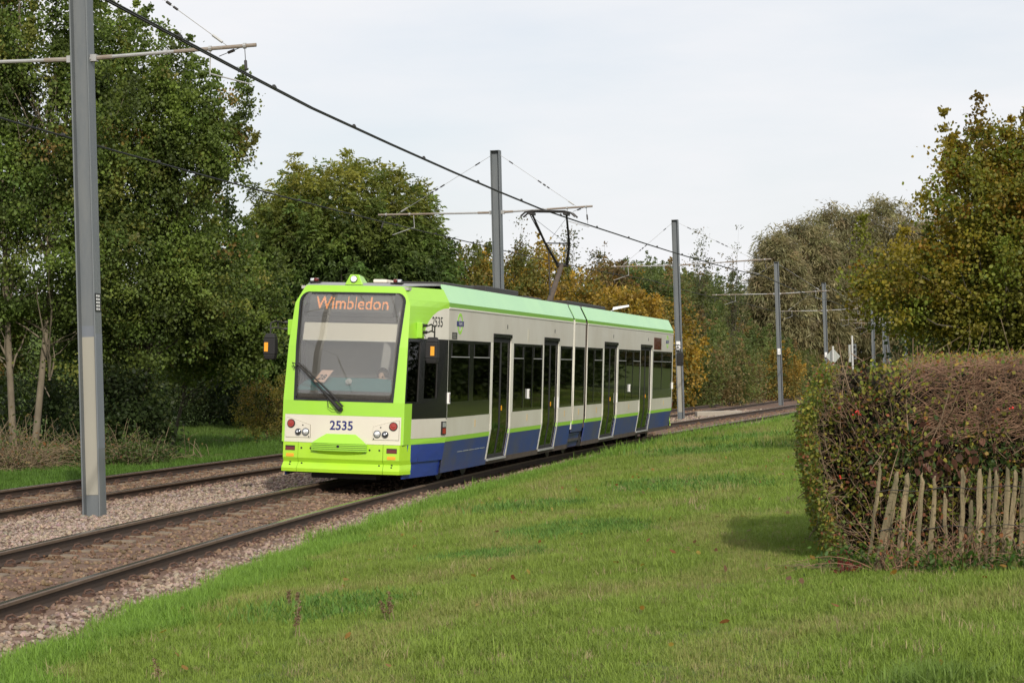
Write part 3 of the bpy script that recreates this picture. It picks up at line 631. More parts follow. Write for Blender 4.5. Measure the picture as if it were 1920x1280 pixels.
def sheet(mb, fn, rows, ncol, out, off=0.0, thick=.02, m=None):
    """rows: (v, u0, u1); a curved plate lying on the surface fn, raised by off, with real thickness inwards"""
    A = []; B = []
    for v, u0, u1 in rows:
        for j in range(ncol+1):
            u = u0+(u1-u0)*j/ncol; n = normal(fn, u, v, out); p = fn(u, v); A.append(p+n*off); B.append(p+n*(off-thick))
    k = len(rows); c = ncol+1; n = k*c; fs = []
    for i in range(k-1):
        for j in range(ncol):
            q = (i*c+j, i*c+j+1, (i+1)*c+j+1, (i+1)*c+j); fs += [q, tuple(n+x for x in reversed(q))]
    ring = [j for j in range(c)]+[i*c+c-1 for i in range(1, k)]+[(k-1)*c+j for j in range(c-2, -1, -1)]+[i*c for i in range(k-2, 0, -1)]
    for i in range(len(ring)):
        a, b = ring[i], ring[(i+1) % len(ring)]; fs.append((a, b, n+b, n+a))
    mb.add(A+B, fs, m)
def rect(mb, fn, u0, u1, v0, v1, out, off=0.0, thick=.02, m=None, nu=1, nv=1):
    sheet(mb, fn, [(v0+(v1-v0)*i/nv, u0, u1) for i in range(nv+1)], nu, out, off, thick, m)
def poly_on(mb, fn, poly, out, off, m=None, thick=.004):
    P = [fn(u, v) for u, v in poly]; Nn = [normal(fn, u, v, out) for u, v in poly]; n = len(P)
    mb.add([p+q*off for p, q in zip(P, Nn)]+[p+q*(off-thick) for p, q in zip(P, Nn)], [tuple(range(n)), tuple(reversed(range(n, 2*n)))]+[(i, (i+1) % n, n+(i+1) % n, n+i) for i in range(n)], m)
def text_tris(txt, size, bold=0.0):
    cu = bpy.data.curves.new('lettering', 'FONT'); cu.body = txt; cu.size = size; cu.align_x = 'CENTER'; cu.resolution_u = 4; cu.offset = bold
    o = bpy.data.objects.new('lettering', cu); COL.objects.link(o); dg = bpy.context.evaluated_depsgraph_get(); dg.update()
    me = bpy.data.meshes.new_from_object(o.evaluated_get(dg)); me.calc_loop_triangles()
    V = [(v.co.x, v.co.y) for v in me.vertices]; T = [tuple(t.vertices) for t in me.loop_triangles]
    bpy.data.objects.remove(o); bpy.data.curves.remove(cu); bpy.data.meshes.remove(me); return V, T
def text_on(name, txt, size, fn, u0, v0, out, off, m, parent, sx=1.0, flip=1, bold=0.0):
    V, T = text_tris(txt, size, bold); mb = MB(); Q = []
    for x, y in V:
        u, v = u0+flip*x*sx, v0+y; Q.append(fn(u, v)+normal(fn, u, v, out)*off)
    mb.add(Q, T); return mb.build(name, m, parent)
def circle(cu_, cv, r, n=24, ru=None): return [(cu_+(ru or r)*math.cos(2*math.pi*i/n), cv+r*math.sin(2*math.pi*i/n)) for i in range(n)]

LEN = 26.67
# ---- side bands.  windows: (s0, s1) dark bands ; doors ; posts
DOORS = [(3.38, 4.81), (8.01, 9.47), (15.14, 16.94), (20.68, 22.52)]
BANDS = [(.02, 3.14), (5.09, 7.84), (9.70, 11.08), (11.34, 12.56), (12.90, 14.90), (17.16, 20.60), (22.84, 26.55)]
SECT = [('front', -.0, 11.10), ('middle', 11.32, 12.58), ('rear', 12.88, LEN)]
def split(a, b):     # parts of a..b outside the doors
    out = []; cur = a
    for d0, d1 in DOORS:
        if d1 <= a or d0 >= b: continue
        if d0-.04 > cur: out.append((cur, d0-.04))
        cur = d1+.04
    if cur < b: out.append((cur, b))
    return out
for nm, a, b in SECT:
    PIECES = []
    def piece(name, m_, *a_, **k_): q_ = MB(); rect(q_, *a_, **k_); PIECES.append((name, q_, m_))
    for sg in (1, -1):
        fn = SD(sg); o = out_of(sg)
        seams = [a]+[x for x in (4.09, 8.69, 16.06, 18.85, 21.51) if a < x < b]+[b]
        for x0, x1 in zip(seams[:-1], seams[1:]):
            q_ = MB()
            for y0, y1 in split(x0+.004, x1-.004): rect(q_, fn, y0, y1, 2.455, 2.617, o)
            rect(q_, fn, x0+.004, x1-.004, 2.617, 2.975, o); PIECES.append(('upper_panel', q_, 'cream_side'))
        piece('drip_rail', 'ivory', fn, a, b, 2.977, 3.005, o, .012, .04)
        piece('green_cornice_stripe', 'stripe', fn, a, b, 3.007, 3.08, o); piece('roof_cove', 'mint', fn, a, b, 3.081, 3.39, o)
        for y0, y1 in split(a, b):
            piece('lower_panel', 'cream_side', fn, y0, y1, .815, 1.135, o); piece('green_waist_stripe', 'logo_green', fn, y0, y1, .733, .813, o)
            piece('skirt_panel', 'blue_dirty', fn, y0, y1, .30 if nm != 'middle' else .55, .731, o, nv=2)
            if nm != 'middle': piece('sole_bar', 'blue_dirty' if y0 < 3 else 'brown_grime', fn, y0, y1, .20, .299, o)
            # window posts: fill between the window bands
            cur = y0
            for w0, w1 in [q for q in BANDS if q[0] < y1 and q[1] > y0]:
                if w0-.0 > cur+.01: piece('window_post', 'ivory', fn, cur, w0, 1.137, 2.453, o)
                cur = w1
            if y1 > cur+.01: piece('window_post', 'ivory', fn, cur, y1, 1.137, 2.453, o)
        for d0, d1 in [q for q in DOORS if a < q[0] < b]:          # ivory door posts that kink outwards below the waist
            for e0, e1 in ((d0-.145, d0-.05), (d1+.05, d1+.145)):
                piece('door_post', 'ivory', fn, e0, e1, .30, 1.137, o, .004, .03, nv=3)
            piece('sole_bar', 'brown_grime', fn, d0-.04, d1+.04, .20, .285, o)
    sec = empty('car_section', (0, (a+b)/2, 0)); sec.parent = tram
    for pn, q, pm in PIECES:
        q.v = [(x, y-(a+b)/2, z) for x, y, z in q.v]; q.build(pn, pm, sec)
    rf = MB(); ys = (a-(a+b)/2, b-(a+b)/2); rf.hexa([(-1.165, ys[0], 3.36), (1.165, ys[0], 3.36), (1.165, ys[1], 3.36), (-1.165, ys[1], 3.36), (-1.165, ys[0], 3.392), (1.165, ys[0], 3.392), (1.165, ys[1], 3.392), (-1.165, ys[1], 3.392)])
    rf.build('roof', 'roof_grey', sec)
    fl = MB(); fl.box(-1.22, 1.22, ys[0], ys[1], .34, .40); fl.build('saloon_floor', 'int_dark', sec)
    ce = MB(); ce.box(-1.1, 1.1, ys[0], ys[1], 2.62, 2.66); ce.build('saloon_ceiling', 'int_dark', sec)
# gangway bellows between sections
for y in (11.21, 12.73):
    mb = MB()
    for k in range(4):
        yy = y-.09+k*.06; mb.hexa([(-1.2, yy-.02, .6), (1.2, yy-.02, .6), (1.2, yy+.02, .6), (-1.2, yy+.02, .6), (-1.2, yy-.02, 3.02), (1.2, yy-.02, 3.02), (1.2, yy+.02, 3.02), (-1.2, yy+.02, 3.02)])
        mb.hexa([(-1.2, yy-.02, 3.02), (1.2, yy-.02, 3.02), (1.2, yy+.02, 3.02), (-1.2, yy+.02, 3.02), (-1.05, yy-.02, 3.32), (1.05, yy-.02, 3.32), (1.05, yy+.02, 3.32), (-1.05, yy+.02, 3.32)])
    mb.build('gangway_bellows', 'rubber', tram)
    mb = MB()
    for sg in (1, -1):
        rect(mb, SD(sg), y-.10, y-.045, .62, 3.05, out_of(sg), .0, .03); rect(mb, SD(sg), y+.05, y+.10, .62, 3.05, out_of(sg), .0, .03)
    mb.build('gangway_edge', 'brown_grime' if y > 12 else 'ivory', tram)
# windows
def window(sg, s0, s1, panes, z0=1.137, z1=2.453, hop=(), sill=None, solid=()):
    fn = SD(sg); o = out_of(sg); mb = MB(); f = .035
    edges = [s0]+[e for p in panes for e in p]+[s1]
    for e0, e1 in zip(edges[0::2], edges[1::2]):
        if e1-e0 > .005: rect(mb, fn, e0, e1, z0, z1, o, .0, .03)
    sl = sill or z0+.05
    for p0, p1 in panes: rect(mb, fn, p0, p1, z0, sl, o, .0, .03); rect(mb, fn, p0, p1, z1-.05, z1, o, .0, .03)
    wd = mb.build('window', 'black', tram)
    for i, (p0, p1) in enumerate(panes):
        mb = MB(); rect(mb, fn, p0, p1, sl, z1-.05, o, -.008, .008); mb.build('pane', 'side_glass' if sg > 0 else 'far_glass', wd)
        if i in hop:
            mb = MB(); rect(mb, fn, p0, p1, 2.16, 2.176, o, .004, .012); mb.build('hopper_bar', 'galv', wd)
            mb = MB(); rect(mb, fn, p0+.02, p0+.05, 2.185, z1-.06, o, .002, .02); rect(mb, fn, p1-.05, p1-.02, 2.185, z1-.06, o, .002, .02); mb.build('hopper_frame', 'black_matt', wd)
for sg in (1, -1):
    window(sg, .02, 3.14, [(.22, 1.52), (1.84, 3.08)], hop=(0, 1), sill=1.40)
    window(sg, 5.09, 7.84, [(5.12, 6.0), (6.12, 6.85), (6.95, 7.80)], hop=(0, 2))
    window(sg, 9.70, 11.08, [(9.74, 11.04)], hop=(0,))
    window(sg, 11.34, 12.56, [(11.42, 12.50)])
    window(sg, 12.90, 14.90, [(12.95, 13.75), (13.85, 14.86)], hop=(1,))
    window(sg, 17.16, 20.60, [(17.2, 18.3), (18.4, 19.4), (19.5, 20.56)], hop=(0, 2))
    window(sg, 22.84, 26.55, [(22.9, 24.5), (24.6, 26.4)], hop=(0, 1), sill=1.38)
# doors
for sg in (1, -1):
    for i, (d0, d1) in enumerate(DOORS):
        fn = SD(sg); o = out_of(sg); mid = (d0+d1)/2; mb = MB(); off = -.025
        for a_, b_ in ((d0, mid-.006), (mid+.006, d1)):
            for z0, z1 in ((.30, .85), (.85, 2.54)):
                rect(mb, fn, a_, a_+.05, z0, z1, o, off, .03); rect(mb, fn, b_-.05, b_, z0, z1, o, off, .03)
            rect(mb, fn, a_+.05, b_-.05, .30, .36, o, off, .03); rect(mb, fn, a_+.05, b_-.05, 2.46, 2.54, o, off, .03)
        dr = mb.build('door', 'black_matt', tram)
        for a_, b_ in ((d0, mid-.006), (mid+.006, d1)):
            mb = MB(); rect(mb, fn, a_+.05, b_-.05, .36, .85, o, off-.006, .006); rect(mb, fn, a_+.05, b_-.05, .85, 2.46, o, off-.006, .006); mb.build('door_glass', 'door_glass' if sg > 0 else 'far_glass', dr)
        mb = MB(); rect(mb, fn, d0-.03, d1+.03, 2.545, 2.612, o, .025, .05); mb.build('door_header', 'black', dr)
        mb = MB(); mb.box(sg*1.20, sg*1.27, d0-.05, d1+.05, .262, .295); mb.build('door_step', 'galv', dr)
        mb = MB(); rect(mb, fn, mid+.10, mid+.145, 1.18, 1.27, o, off+.012, .012); mb.build('door_button', 'amber', dr)
        mb = MB(); rect(mb, fn, d1+.05, d1+.11, 1.12, 1.36, o, .014, .014); mb.build('door_side_lamp', 'white_print', dr) if i in (1, 2) else None
# saloon interior seen through the glass: far-side poles and seats
mb = MB()
for s in (1.2, 2.35, 3.6, 4.55, 5.6, 6.4, 7.5, 8.3, 9.2, 10.4, 12.0, 13.4, 14.4, 15.4, 16.6, 17.8, 18.9, 20.1, 21.0, 22.2, 23.3, 24.4, 25.6):
    mb.tube([(1.08, s, .4), (1.08, s, 2.62)], .03, 8)
mb.build('grab_pole', 'tan_pole', tram)
for s in (.9, 1.8, 2.7, 5.7, 6.5, 7.3, 10.2, 13.2, 14.1, 17.7, 18.6, 19.5, 23.4, 24.3, 25.2):
    mb = MB()
    for x0 in (.35, -1.1): mb.box(x0, x0+.85, s, s+.42, .75, .85); mb.box(x0, x0+.85, s+.36, s+.44, .85, 1.42)
    mb.build('seat', 'seat', tram, bevel=.03)
# small marks on the side
fn = SD(1); o = out_of(1); lamp = []
for s, z in ((.05, 1.47), (6.47, 1.47), (18.87, 1.47), (26.62, 1.47)):
    mb = MB(); rect(mb, fn, s-.035, s+.05, z-.095, z+.095, o, .03, .045); l_ = mb.build('side_marker_lamp', 'white_print', tram)
    mb = MB(); rect(mb, fn, s-.033, s-.020, z-.075, z+.075, o, .032, .004); mb.build('red_reflector', 'red_lens', l_); mb = MB(); rect(mb, fn, s-.008, s+.045, z-.07, z+.07, o, .032, .004); mb.build('white_lens', 'clear_lens', l_)
for s in (2.05, 6.45, 10.3, 11.95, 14.2, 18.9, 25.0):
    mb = MB(); rect(mb, fn, s-.015, s+.015, .93, 1.06, o, .003, .004); mb.build('orange_mark', 'orange_mark', tram)
mb = MB()
for k in range(5): rect(mb, fn, 1.0+k*.42, 1.36+k*.42, .52+.0*k, .53, o, .004, .006)
mb.build('skirt_hinge_line', 'alu', tram)
for s in (4.5, 9.05, 16.35, 21.9):
    mb = MB(); rect(mb, fn, s-.025, s+.025, 2.72, 2.80, o, .004, .006); mb.build('vent_slot', 'black_print', tram)
def roundel(s, z, txt):
    mb = MB(); n = 28
    for i in range(n):
        a0, a1 = 2*math.pi*i/n, 2*math.pi*(i+1)/n
        poly_on(mb, fn, [(s+.13*math.cos(a0), z+.13*math.sin(a0)), (s+.185*math.cos(a0), z+.185*math.sin(a0)), (s+.185*math.cos(a1), z+.185*math.sin(a1)), (s+.13*math.cos(a1), z+.13*math.sin(a1))], o, .003)
    rd = mb.build('roundel', 'logo_green', tram)
    mb = MB(); rect(mb, fn, s-.24, s+.24, z-.045, z+.045, o, .006, .005); bar = mb.build('roundel_bar', 'navy', rd)
    if txt: text_on('lettering', 'TRAMS', .085, fn, s, z-.03, o, .0075, 'white_print', rd)
roundel(.78, 2.74, True); roundel(25.5, 2.74, True)
mb = MB(); rect(mb, fn, .24, .58, 2.47, 2.585, o, .004, .005); pl = mb.build('notice_plate', 'black_print', tram)
mb = MB()
for k in range(4): rect(mb, fn, .28, .52-.03*(k % 2), 2.487+k*.024, 2.497+k*.024, o, .0055, .002)
mb.build('plate_line', 'mast_panel', pl)
mb = MB(); rect(mb, fn, 22.95, 24.3, 2.50, 2.83, o, .006, .01); mb.build('side_destination_display', 'dark_red_lens', tram)
mb = MB(); rect(mb, fn, 6.35, 6.5, 2.50, 2.75, o, .003, .004); 
mb.build('faint_notice', 'cream', tram)
mb = MB(); rect(mb, fn, .02, .035, .2, 2.98, o, .001, .004); mb.build('cab_joint', 'black_matt', tram)

# ---- the two cabs
def cab(front=True):
    root = tram; before = set(bpy.data.objects)
    wsW = .865
    def w_of(z):        # half-width of the windscreen opening at height z (rounded top corners)
        base = np.interp(z, [1.40, 3.2], [.845, .918]); r_ = .17; t = z-(3.19-r_)
        return float(base-(r_-math.sqrt(max(r_*r_-t*t, 0))) if t > 0 else base)
    zt = [1.40, 1.55, 1.7, 1.85, 2.0, 2.15, 2.3, 2.45, 2.6, 2.8, 3.0, 3.02, 3.05, 3.08, 3.11, 3.14, 3.165, 3.18, 3.188]
    mb = MB()
    for sg in (1, -1): sheet(mb, F, [(z, sg*w_of(z), sg*prof(z)[0]) for z in zt]+[(3.19, sg*.70, sg*prof(3.19)[0])], 8, OUT_F, 0, .03)
    sheet(mb, F, [(3.19, -prof(3.19)[0], prof(3.19)[0]), (3.25, -prof(3.25)[0], prof(3.25)[0]), (3.30, -prof(3.30)[0], prof(3.30)[0])], 12, OUT_F, 0, .03)
    sheet(mb, F, [(1.172, -1.03, 1.03), (1.40, -1.03, 1.03)], 12, OUT_F, 0, .03)
    mb.build('windscreen_surround', 'lime', root, smooth=False)
    mb = MB(); sheet(mb, F, [(.722, -1.03, 1.03), (.95, -1.03, 1.03), (1.170, -1.03, 1.03)], 14, OUT_F, 0, .03); mb.build('front_panel', 'cream', root)
    mb = MB()
    for sg in (1, -1): rect(mb, F, sg*.985, sg*1.029, .722, 1.172, OUT_F, .003, .003)
    mb.build('corner_strip', 'lime', root)
    mb = MB()
    for sg in (1, -1): sheet(mb, F, [(z, sg*(w_of(z)-.035), sg*w_of(z)) for z in zt], 1, OUT_F, .004, .02)
    sheet(mb, F, [(3.155, -.72, .72), (3.188, -.72, .72)], 8, OUT_F, .004, .02); sheet(mb, F, [(1.40, -.84, .84), (1.43, -.84, .84)], 8, OUT_F, .004, .02)
    mb.build('windscreen_seal', 'black', root)
    mb = MB(); sheet(mb, F, [(z, -(w_of(z)-.03), w_of(z)-.03) for z in zt], 28, OUT_F, -.004, .006); mb.build('windscreen', 'glass', root, smooth=True)
    # side faces of the nose
    for sg in (1, -1):
        f = NS(sg); o_ = Vector((sg, -.4, 0)); Z = [3.081, 3.19, 3.30]
        mb = MB(); sheet(mb, f, [(z, 0, 1) for z in (3.081, 3.2, 3.30)], 2, o_, 0, .02); mb.build('nose_cove', 'lime', root)
        # lime area around the pale quarter panel
        zr = [2.455, 2.55, 2.65, 2.75, 2.85, 2.92, 2.97]
        tq = lambda z: 1-.62*math.sqrt(max(0, 1-((z-2.455)/.53)**2))
        mb = MB(); sheet(mb, f, [(z, 0, tq(z)) for z in zr]+[(2.985, 0, .999), (3.08, 0, 1)], 4, o_, 0, .02); mb.build('nose_side', 'lime', root)
        mb = MB(); sheet(mb, f, [(.722, 0, .17), (1.39, 0, .17)], 1, o_, 0, .02); mb.build('nose_corner', 'lime', root)
        mb = MB(); rect(mb, f, .172, 1, .722, .813, o_); mb.build('green_waist_stripe', 'logo_green', root)
        mb = MB(); sheet(mb, f, [(z, tq(z)+.002, 1) for z in zr]+[(2.98, .95, 1)], 4, o_, 0, .02); mb.build('nose_quarter_panel', 'cream_side', root)
        mb = MB(); rect(mb, f, .172, 1, .817, 1.135, o_); mb.build('lower_panel', 'cream_side', root)
        # cab side window: black frame with two panes
        mb = MB()
        for t0, t1 in ((0, .03), (.30, .43), (.74, 1)): rect(mb, f, t0, t1, 1.392, 2.453, o_)
        for t0, t1 in ((.03, .30), (.43, .74)): rect(mb, f, t0, t1, 2.40, 2.453, o_); rect(mb, f, t0, t1, 1.392, 1.42 if t0 < .2 else 1.47, o_)
        rect(mb, f, .172, 1, 1.137, 1.392, o_); cw = mb.build('cab_window', 'black', root)
        for t0, t1, zz in ((.03, .30, 1.42), (.43, .74, 1.47)):
            mb = MB(); rect(mb, f, t0, t1, zz, 2.40, o_, -.006, .006); mb.build('pane', 'side_glass', cw)
        mb = MB(); rect(mb, f, .72, .735, 1.47, 2.40, o_, .004, .01); rect(mb, f, .285, .30, 1.42, 2.40, o_, .004, .01); mb.build('pane_edge', 'steel_dark', cw)
        # blue skirt of the nose
        mb = MB(); rect(mb, f, .10, 1, .43, .720, o_, nu=2); rect(mb, f, .06, 1, .17, .425, o_, -.03, .03, nu=2); mb.build('nose_skirt', 'blue', root)
        mb = MB(); rect(mb, f, .365, .37, .43, .72, o_, .002, .004); rect(mb, f, .985, 1.0, .2, 1.135, o_, .002, .004); mb.build('panel_gap', 'black_print', root)
        mb = MB(); rect(mb, f, .87, .97, .86, 1.08, o_, .02, .03); sl_ = mb.build('side_lamp', 'black_matt', root)
        mb = MB(); rect(mb, f, .885, .955, .985, 1.065, o_, .026, .01); mb.build('clear_lens', 'clear_lens', sl_)
        mb = MB(); rect(mb, f, .885, .955, .875, .965, o_, .026, .01); mb.build('red_lens', 'red_lens', sl_)
    # roof of the cab
    mb = MB(); A = [F(u, 3.30) for u in np.linspace(-.84, .84, 9)]; top = []
    pts = [(p.x, p.y, 3.30) for p in A]+[(1.165, 0, 3.36), (-1.165, 0, 3.36)]
    tp_ = [(p.x*.93, p.y+.10, 3.352) for p in A]+[(1.165, 0, 3.39), (-1.165, 0, 3.39)]; k = len(pts)
    mb.add(pts+tp_, [tuple(reversed(range(k))), tuple(range(k, 2*k))]+[(i, (i+1) % k, k+(i+1) % k, k+i) for i in range(k)]); mb.build('cab_roof', 'roof_grey', root)
    # head lamp on its triangular roof housing, two red marker lamps
    yc = -1.12; mb = MB(); mb.hexa([(-.155, yc-.09, 3.31), (.155, yc-.09, 3.31), (.155, yc+.3, 3.31), (-.155, yc+.3, 3.31), (-.075, yc-.05, 3.485), (.075, yc-.05, 3.485), (.075, yc+.2, 3.46), (-.075, yc+.2, 3.46)])
    rl = mb.build('roof_lamp_housing', 'lime', root, bevel=.008)
    mb = MB(); mb.disc((0, yc-.07, 3.405), (0, -1, .2), .058, .025, 24); mb.build('lamp_ring', 'chrome_dark', rl)
    mb = MB(); mb.disc((0, yc-.085, 3.407), (0, -1, .2), .045, .022, 24); mb.build('roof_lamp', 'lamp_lit', rl)
    for sg in (-1, 1):
        mb = MB(); x0 = sg*.70; mb.box(x0-.10, x0+.10, -1.12, -1.0, 3.345, 3.365); ml = mb.build('marker_lamp', 'black_matt', root)
        mb = MB(); mb.box(x0-.03-sg*.02, x0+.03-sg*.02, -1.14, -1.04, 3.365, 3.42); mb.build('red_lens', 'dark_red_lens', ml, bevel=.012)
        mb = MB(); mb.box(x0-.03+sg*.05, x0+.03+sg*.05, -1.13, -1.04, 3.365, 3.415); mb.build('clear_lens', 'clear_lens', ml, bevel=.012)
    # bumper in three pieces: body, hollow, lip
    def bump_rows(u0, u1, name):
        def G(u, z):
            a, y, yc_ = prof(z); base = yc_+(y-yc_)*min(abs(u)/1.03, 1)**2.2
            pr = np.interp(z, [.245, .30, .335, .40, .47, .72], [.075, .085, .06, .015, .055, .045]); return Vector((u*(1+.012*(z < .34)), base-pr, z))
        mb = MB(); n_ = max(2, int(abs(u1-u0)*8)); sheet(mb, G, [(z, u0, u1) for z in (.245, .262, .30, .335, .40, .47, .72)], n_, OUT_F, 0, .03)
        return mb.build(name, 'lime_bumper', root), G
    bp, G = bump_rows(-.715, .715, 'bumper')
    for sg in (-1, 1):
        be, _ = bump_rows(sg*.722, sg*.985, 'bumper_end')
        mb = MB(); f2 = lambda t, z, sg=sg: Vector((sg*(.985*(1+.012*(z < .34))+.10*t), G(sg*.985, z).y+.32*t, z)); sheet(mb, f2, [(z, 0, 1) for z in (.245, .262, .30, .335, .40, .47, .72)], 2, Vector((sg, -.6, 0)), 0, .02); mb.build('bumper_return', 'lime_bumper', be)
        mb = MB(); rect(mb, G, sg*.775, sg*.945, .585, .665, OUT_F, .002, .004); mb.build('lamp_recess', 'black_print', be)
        mb = MB(); rect(mb, G, sg*.78, sg*.94, .59, .645, OUT_F, .008, .006); mb.build('tail_lamp', 'dark_red_lens', be)
        mb = MB(); rect(mb, G, sg*.79, sg*.925, .485, .535, OUT_F, .008, .012); mb.build('amber_reflector', 'amber', be)
        for u, z in ((.66, .63), (.50, .63), (.655, .38), (.86, .39), (.86, .355)):
            mb = MB(); mb.disc(G(sg*u, z), (0, -1, 0), .016, .006, 10); mb.build('bolt', 'black_print', bp)
    # coupler cover: sloping trapezoid, ribbed block, tapering underside
    yf = F(0, .8).y
    def CP(u, z):
        pr = np.interp(z, [.50, .60, .725, .875], [.03, .15, .16, .012]); hw = .5
        return Vector((u, yf-pr+.055*(abs(u)/.5)**2-.0, z))
    mb = MB(); sheet(mb, CP, [(.725, -.46, .46), (.80, -.36, .36), (.872, -.245, .245)], 6, OUT_F, 0, .05); cc = mb.build('coupler_cover', 'lime', root)
    for k in range(4):
        z0 = .603+k*.031; mb = MB(); sheet(mb, CP, [(z0, -.47, .47), (z0+.021, -.47, .47)], 6, OUT_F, 0, .09); mb.build('rib', 'logo_green', cc)
    mb = MB(); sheet(mb, CP, [(.60, -.45, .45), (.725, -.45, .45)], 6, OUT_F, -.012, .08); mb.build('rib_backing', 'black_print', cc)
    mb = MB(); sheet(mb, CP, [(.505, -.26, .26), (.60, -.44, .44)], 6, OUT_F, -.01, .05); mb.build('coupler_underside', 'lime_bumper', cc)
    mb = MB(); mb.disc(CP(0, .68)+Vector((0, .0, 0)), (0, -1, 0), .022, .008, 12); mb.build('lock', 'black_print', cc)
    # headlamp clusters on raised plates
    for sg in (-1, 1):
        outl = [(sg*.955, .80), (sg*.955, 1.115), (sg*.90, 1.115), (sg*.535, 1.005), (sg*.525, .80)]
        mb = MB(); poly_on(mb, F, outl, OUT_F, .014, thick=.016); hp = mb.build('headlamp_plate', 'cream', root)
        mb = MB(); poly_on(mb, F, [(u*1.0+(.003 if u > 0 else -.003)*(1 if abs(u) > .8 else -1), z+(.003 if z > .9 else -.003)) for u, z in outl], OUT_F, .004, thick=.005); mb.build('plate_shadow_line', 'brown_grime', hp)  # thin dark outline drawn as the faint shadow round the plate
        for u, z, r_, rim, lens, nm in ((.865, 1.02, .070, 'steel_dark', 'red_lens', 'tail_lamp'), (.735, .885, .056, 'chrome_dark', 'chrome_dark', 'dip_lamp'), (.605, .89, .062, 'chrome_dark', 'clear_lens', 'headlamp')):
            c = F(sg*u, z); nn = normal(F, sg*u, z, OUT_F); c = c+nn*.014
            mb = MB(); mb.disc(c, nn, r_, .012, 24); hl = mb.build(nm, rim, root)
            mb = MB(); k = 24; mb.tube([c+nn*.012, c+nn*.020, c+nn*.026], [r_*.84, r_*.7, r_*.3], k); mb.build('lens', lens, hl, smooth=True)
            if nm == 'tail_lamp':
                for rr_ in (.8, .5): mb = MB(); mb.tube([c+nn*.018, c+nn*.024], r_*rr_ , 20); mb.build('lens_ring', 'red_lens', hl)
            if nm != 'tail_lamp':
                mb = MB(); mb.tube([c+nn*.02+Vector((-r_*.1, 0, r_*.1)), c+nn*.03+Vector((-r_*.1, 0, r_*.1))], r_*.32, 12); mb.build('bulb_shield', 'clear_lens' if lens == 'chrome_dark' else 'white_print', hl)
        for u, z in ((.66, 1.0), (.55, .815)):
            mb = MB(); c = F(sg*u, z); mb.disc(c+Vector((0, -.01, 0)), (0, -1, 0), .011, .008, 8); mb.build('bolt', 'black_print', hp)
    if front:
        text_on('fleet_number', '2535', .205, F, 0, .942, OUT_F, .004, 'navy', root, sx=.98, bold=.004)
        text_on('side_fleet_number', '2535', .235, NS(1), .70, 2.665, Vector((1, -.4, 0)), .004, 'black_print', root, sx=.55/1.6*1.75, bold=.002)
    # destination display, blind, console, back wall
    def back(off): return lambda u, z: F(u*1.0, z)+Vector((0, off, 0))
    mb = MB(); rect(mb, back(.05), -.74, .70, 2.86, 3.145, OUT_F, 0, .06, nu=6); dd = mb.build('destination_display', 'display', root)
    mb = MB(); rect(mb, back(.035), -.75, .71, 2.79, 2.855, OUT_F, 0, .06, nu=6); mb.build('display_sill', 'steel_dark', dd)
    if front:
        V, T = text_tris('Wimbledon', .296, .0018); V = np.array(V); T = np.array(T); V[:, 0] *= .885; st_ = .0148; mb = MB()
        x0, x1 = V[:, 0].min(), V[:, 0].max(); y0, y1 = V[:, 1].min(), V[:, 1].max(); a_, b_, c_ = V[T[:, 0]], V[T[:, 1]], V[T[:, 2]]
        for gx in np.arange(x0, x1, st_):
            for gy in np.arange(y0, y1, st_):
                p = np.array([gx, gy]); cr = lambda A, B: (B[:, 0]-A[:, 0])*(p[1]-A[:, 1])-(B[:, 1]-A[:, 1])*(p[0]-A[:, 0])
                s1, s2, s3 = cr(a_, b_), cr(b_, c_), cr(c_, a_)
                if np.any(((s1 >= 0) & (s2 >= 0) & (s3 >= 0)) | ((s1 <= 0) & (s2 <= 0) & (s3 <= 0))):
                    rect(mb, back(.05), gx-.0056, gx+.0056, 2.905+gy-.0056, 2.905+gy+.0056, OUT_F, .004, .004)
        mb.build('led_lettering', 'led', dd)
    mb = MB(); rect(mb, back(.06), -.80, .80, 2.70, 2.785, OUT_F, 0, .03, nu=6); mb.build('header_panel', 'steel_dark', root)
    mb = MB(); rect(mb, back(.08), -.80, .79, 2.40, 2.68, OUT_F, 0, .006, nu=6); bl = mb.build('sun_blind', 'blind', root)
    mb = MB(); rect(mb, back(.078), -.80, .79, 2.385, 2.402, OUT_F, .004, .016, nu=6); mb.build('blind_bar', 'ivory', bl)
    mb = MB(); 
    sheet(mb, lambda u, z: F(u, z)+Vector((0, .10+.45*smooth(1.60, 1.85, z)*1.0, 0)), [(1.42, -.84, .84), (1.60, -.84, .84)], 6, OUT_F, 0, .03)
    mb.build('console_base', 'black_matt', root)
    mb = MB()
    for u0, u1, n_ in ((-.84, .84, 8),):
        sheet(mb, lambda u, z: F(u, 1.60)+Vector((0, .10+(z-1.60)*2.2, (z-1.60)*.9-(.07*smooth(.5, .9, abs(u))*smooth(1.6, 1.85, z)))), [(1.585, u0, u1), (1.68, u0, u1), (1.80, u0, u1)], n_, OUT_F, 0, .02)
    cs = mb.build('console', 'teal', root)
    mb = MB(); c = F(.02, 1.66)+Vector((0, .22, .06)); mb.disc(c, (0, -1, .7), .055, .02, 18); mb.disc(c+Vector((0, -.02, .014)), (0, -1, .7), .036, .012, 16, 0); mb.build('console_speaker', 'alu', cs)
    mb = MB(); mb.box(-1.18, 1.18, -.03, .0, .4, 3.3); mb.build('cab_back_wall', 'cab_wall', root)
    mb = MB(); mb.box(-1.02, 1.02, -1.5, -.03, .36, .4); mb.build('cab_floor', 'int_dark', root)
    mb = MB(); mb.box(-.92, .92, -1.15, -.03, 3.24, 3.29); mb.build('cab_ceiling', 'cab_wall', root)
    # wipers: pivot low in the middle, arms up to the left, blade parked along the left edge
    piv = F(-.02, 1.27)+Vector((0, -.06, 0)); tip = F(-.80, 1.98)+Vector((0, -.07, 0)); 
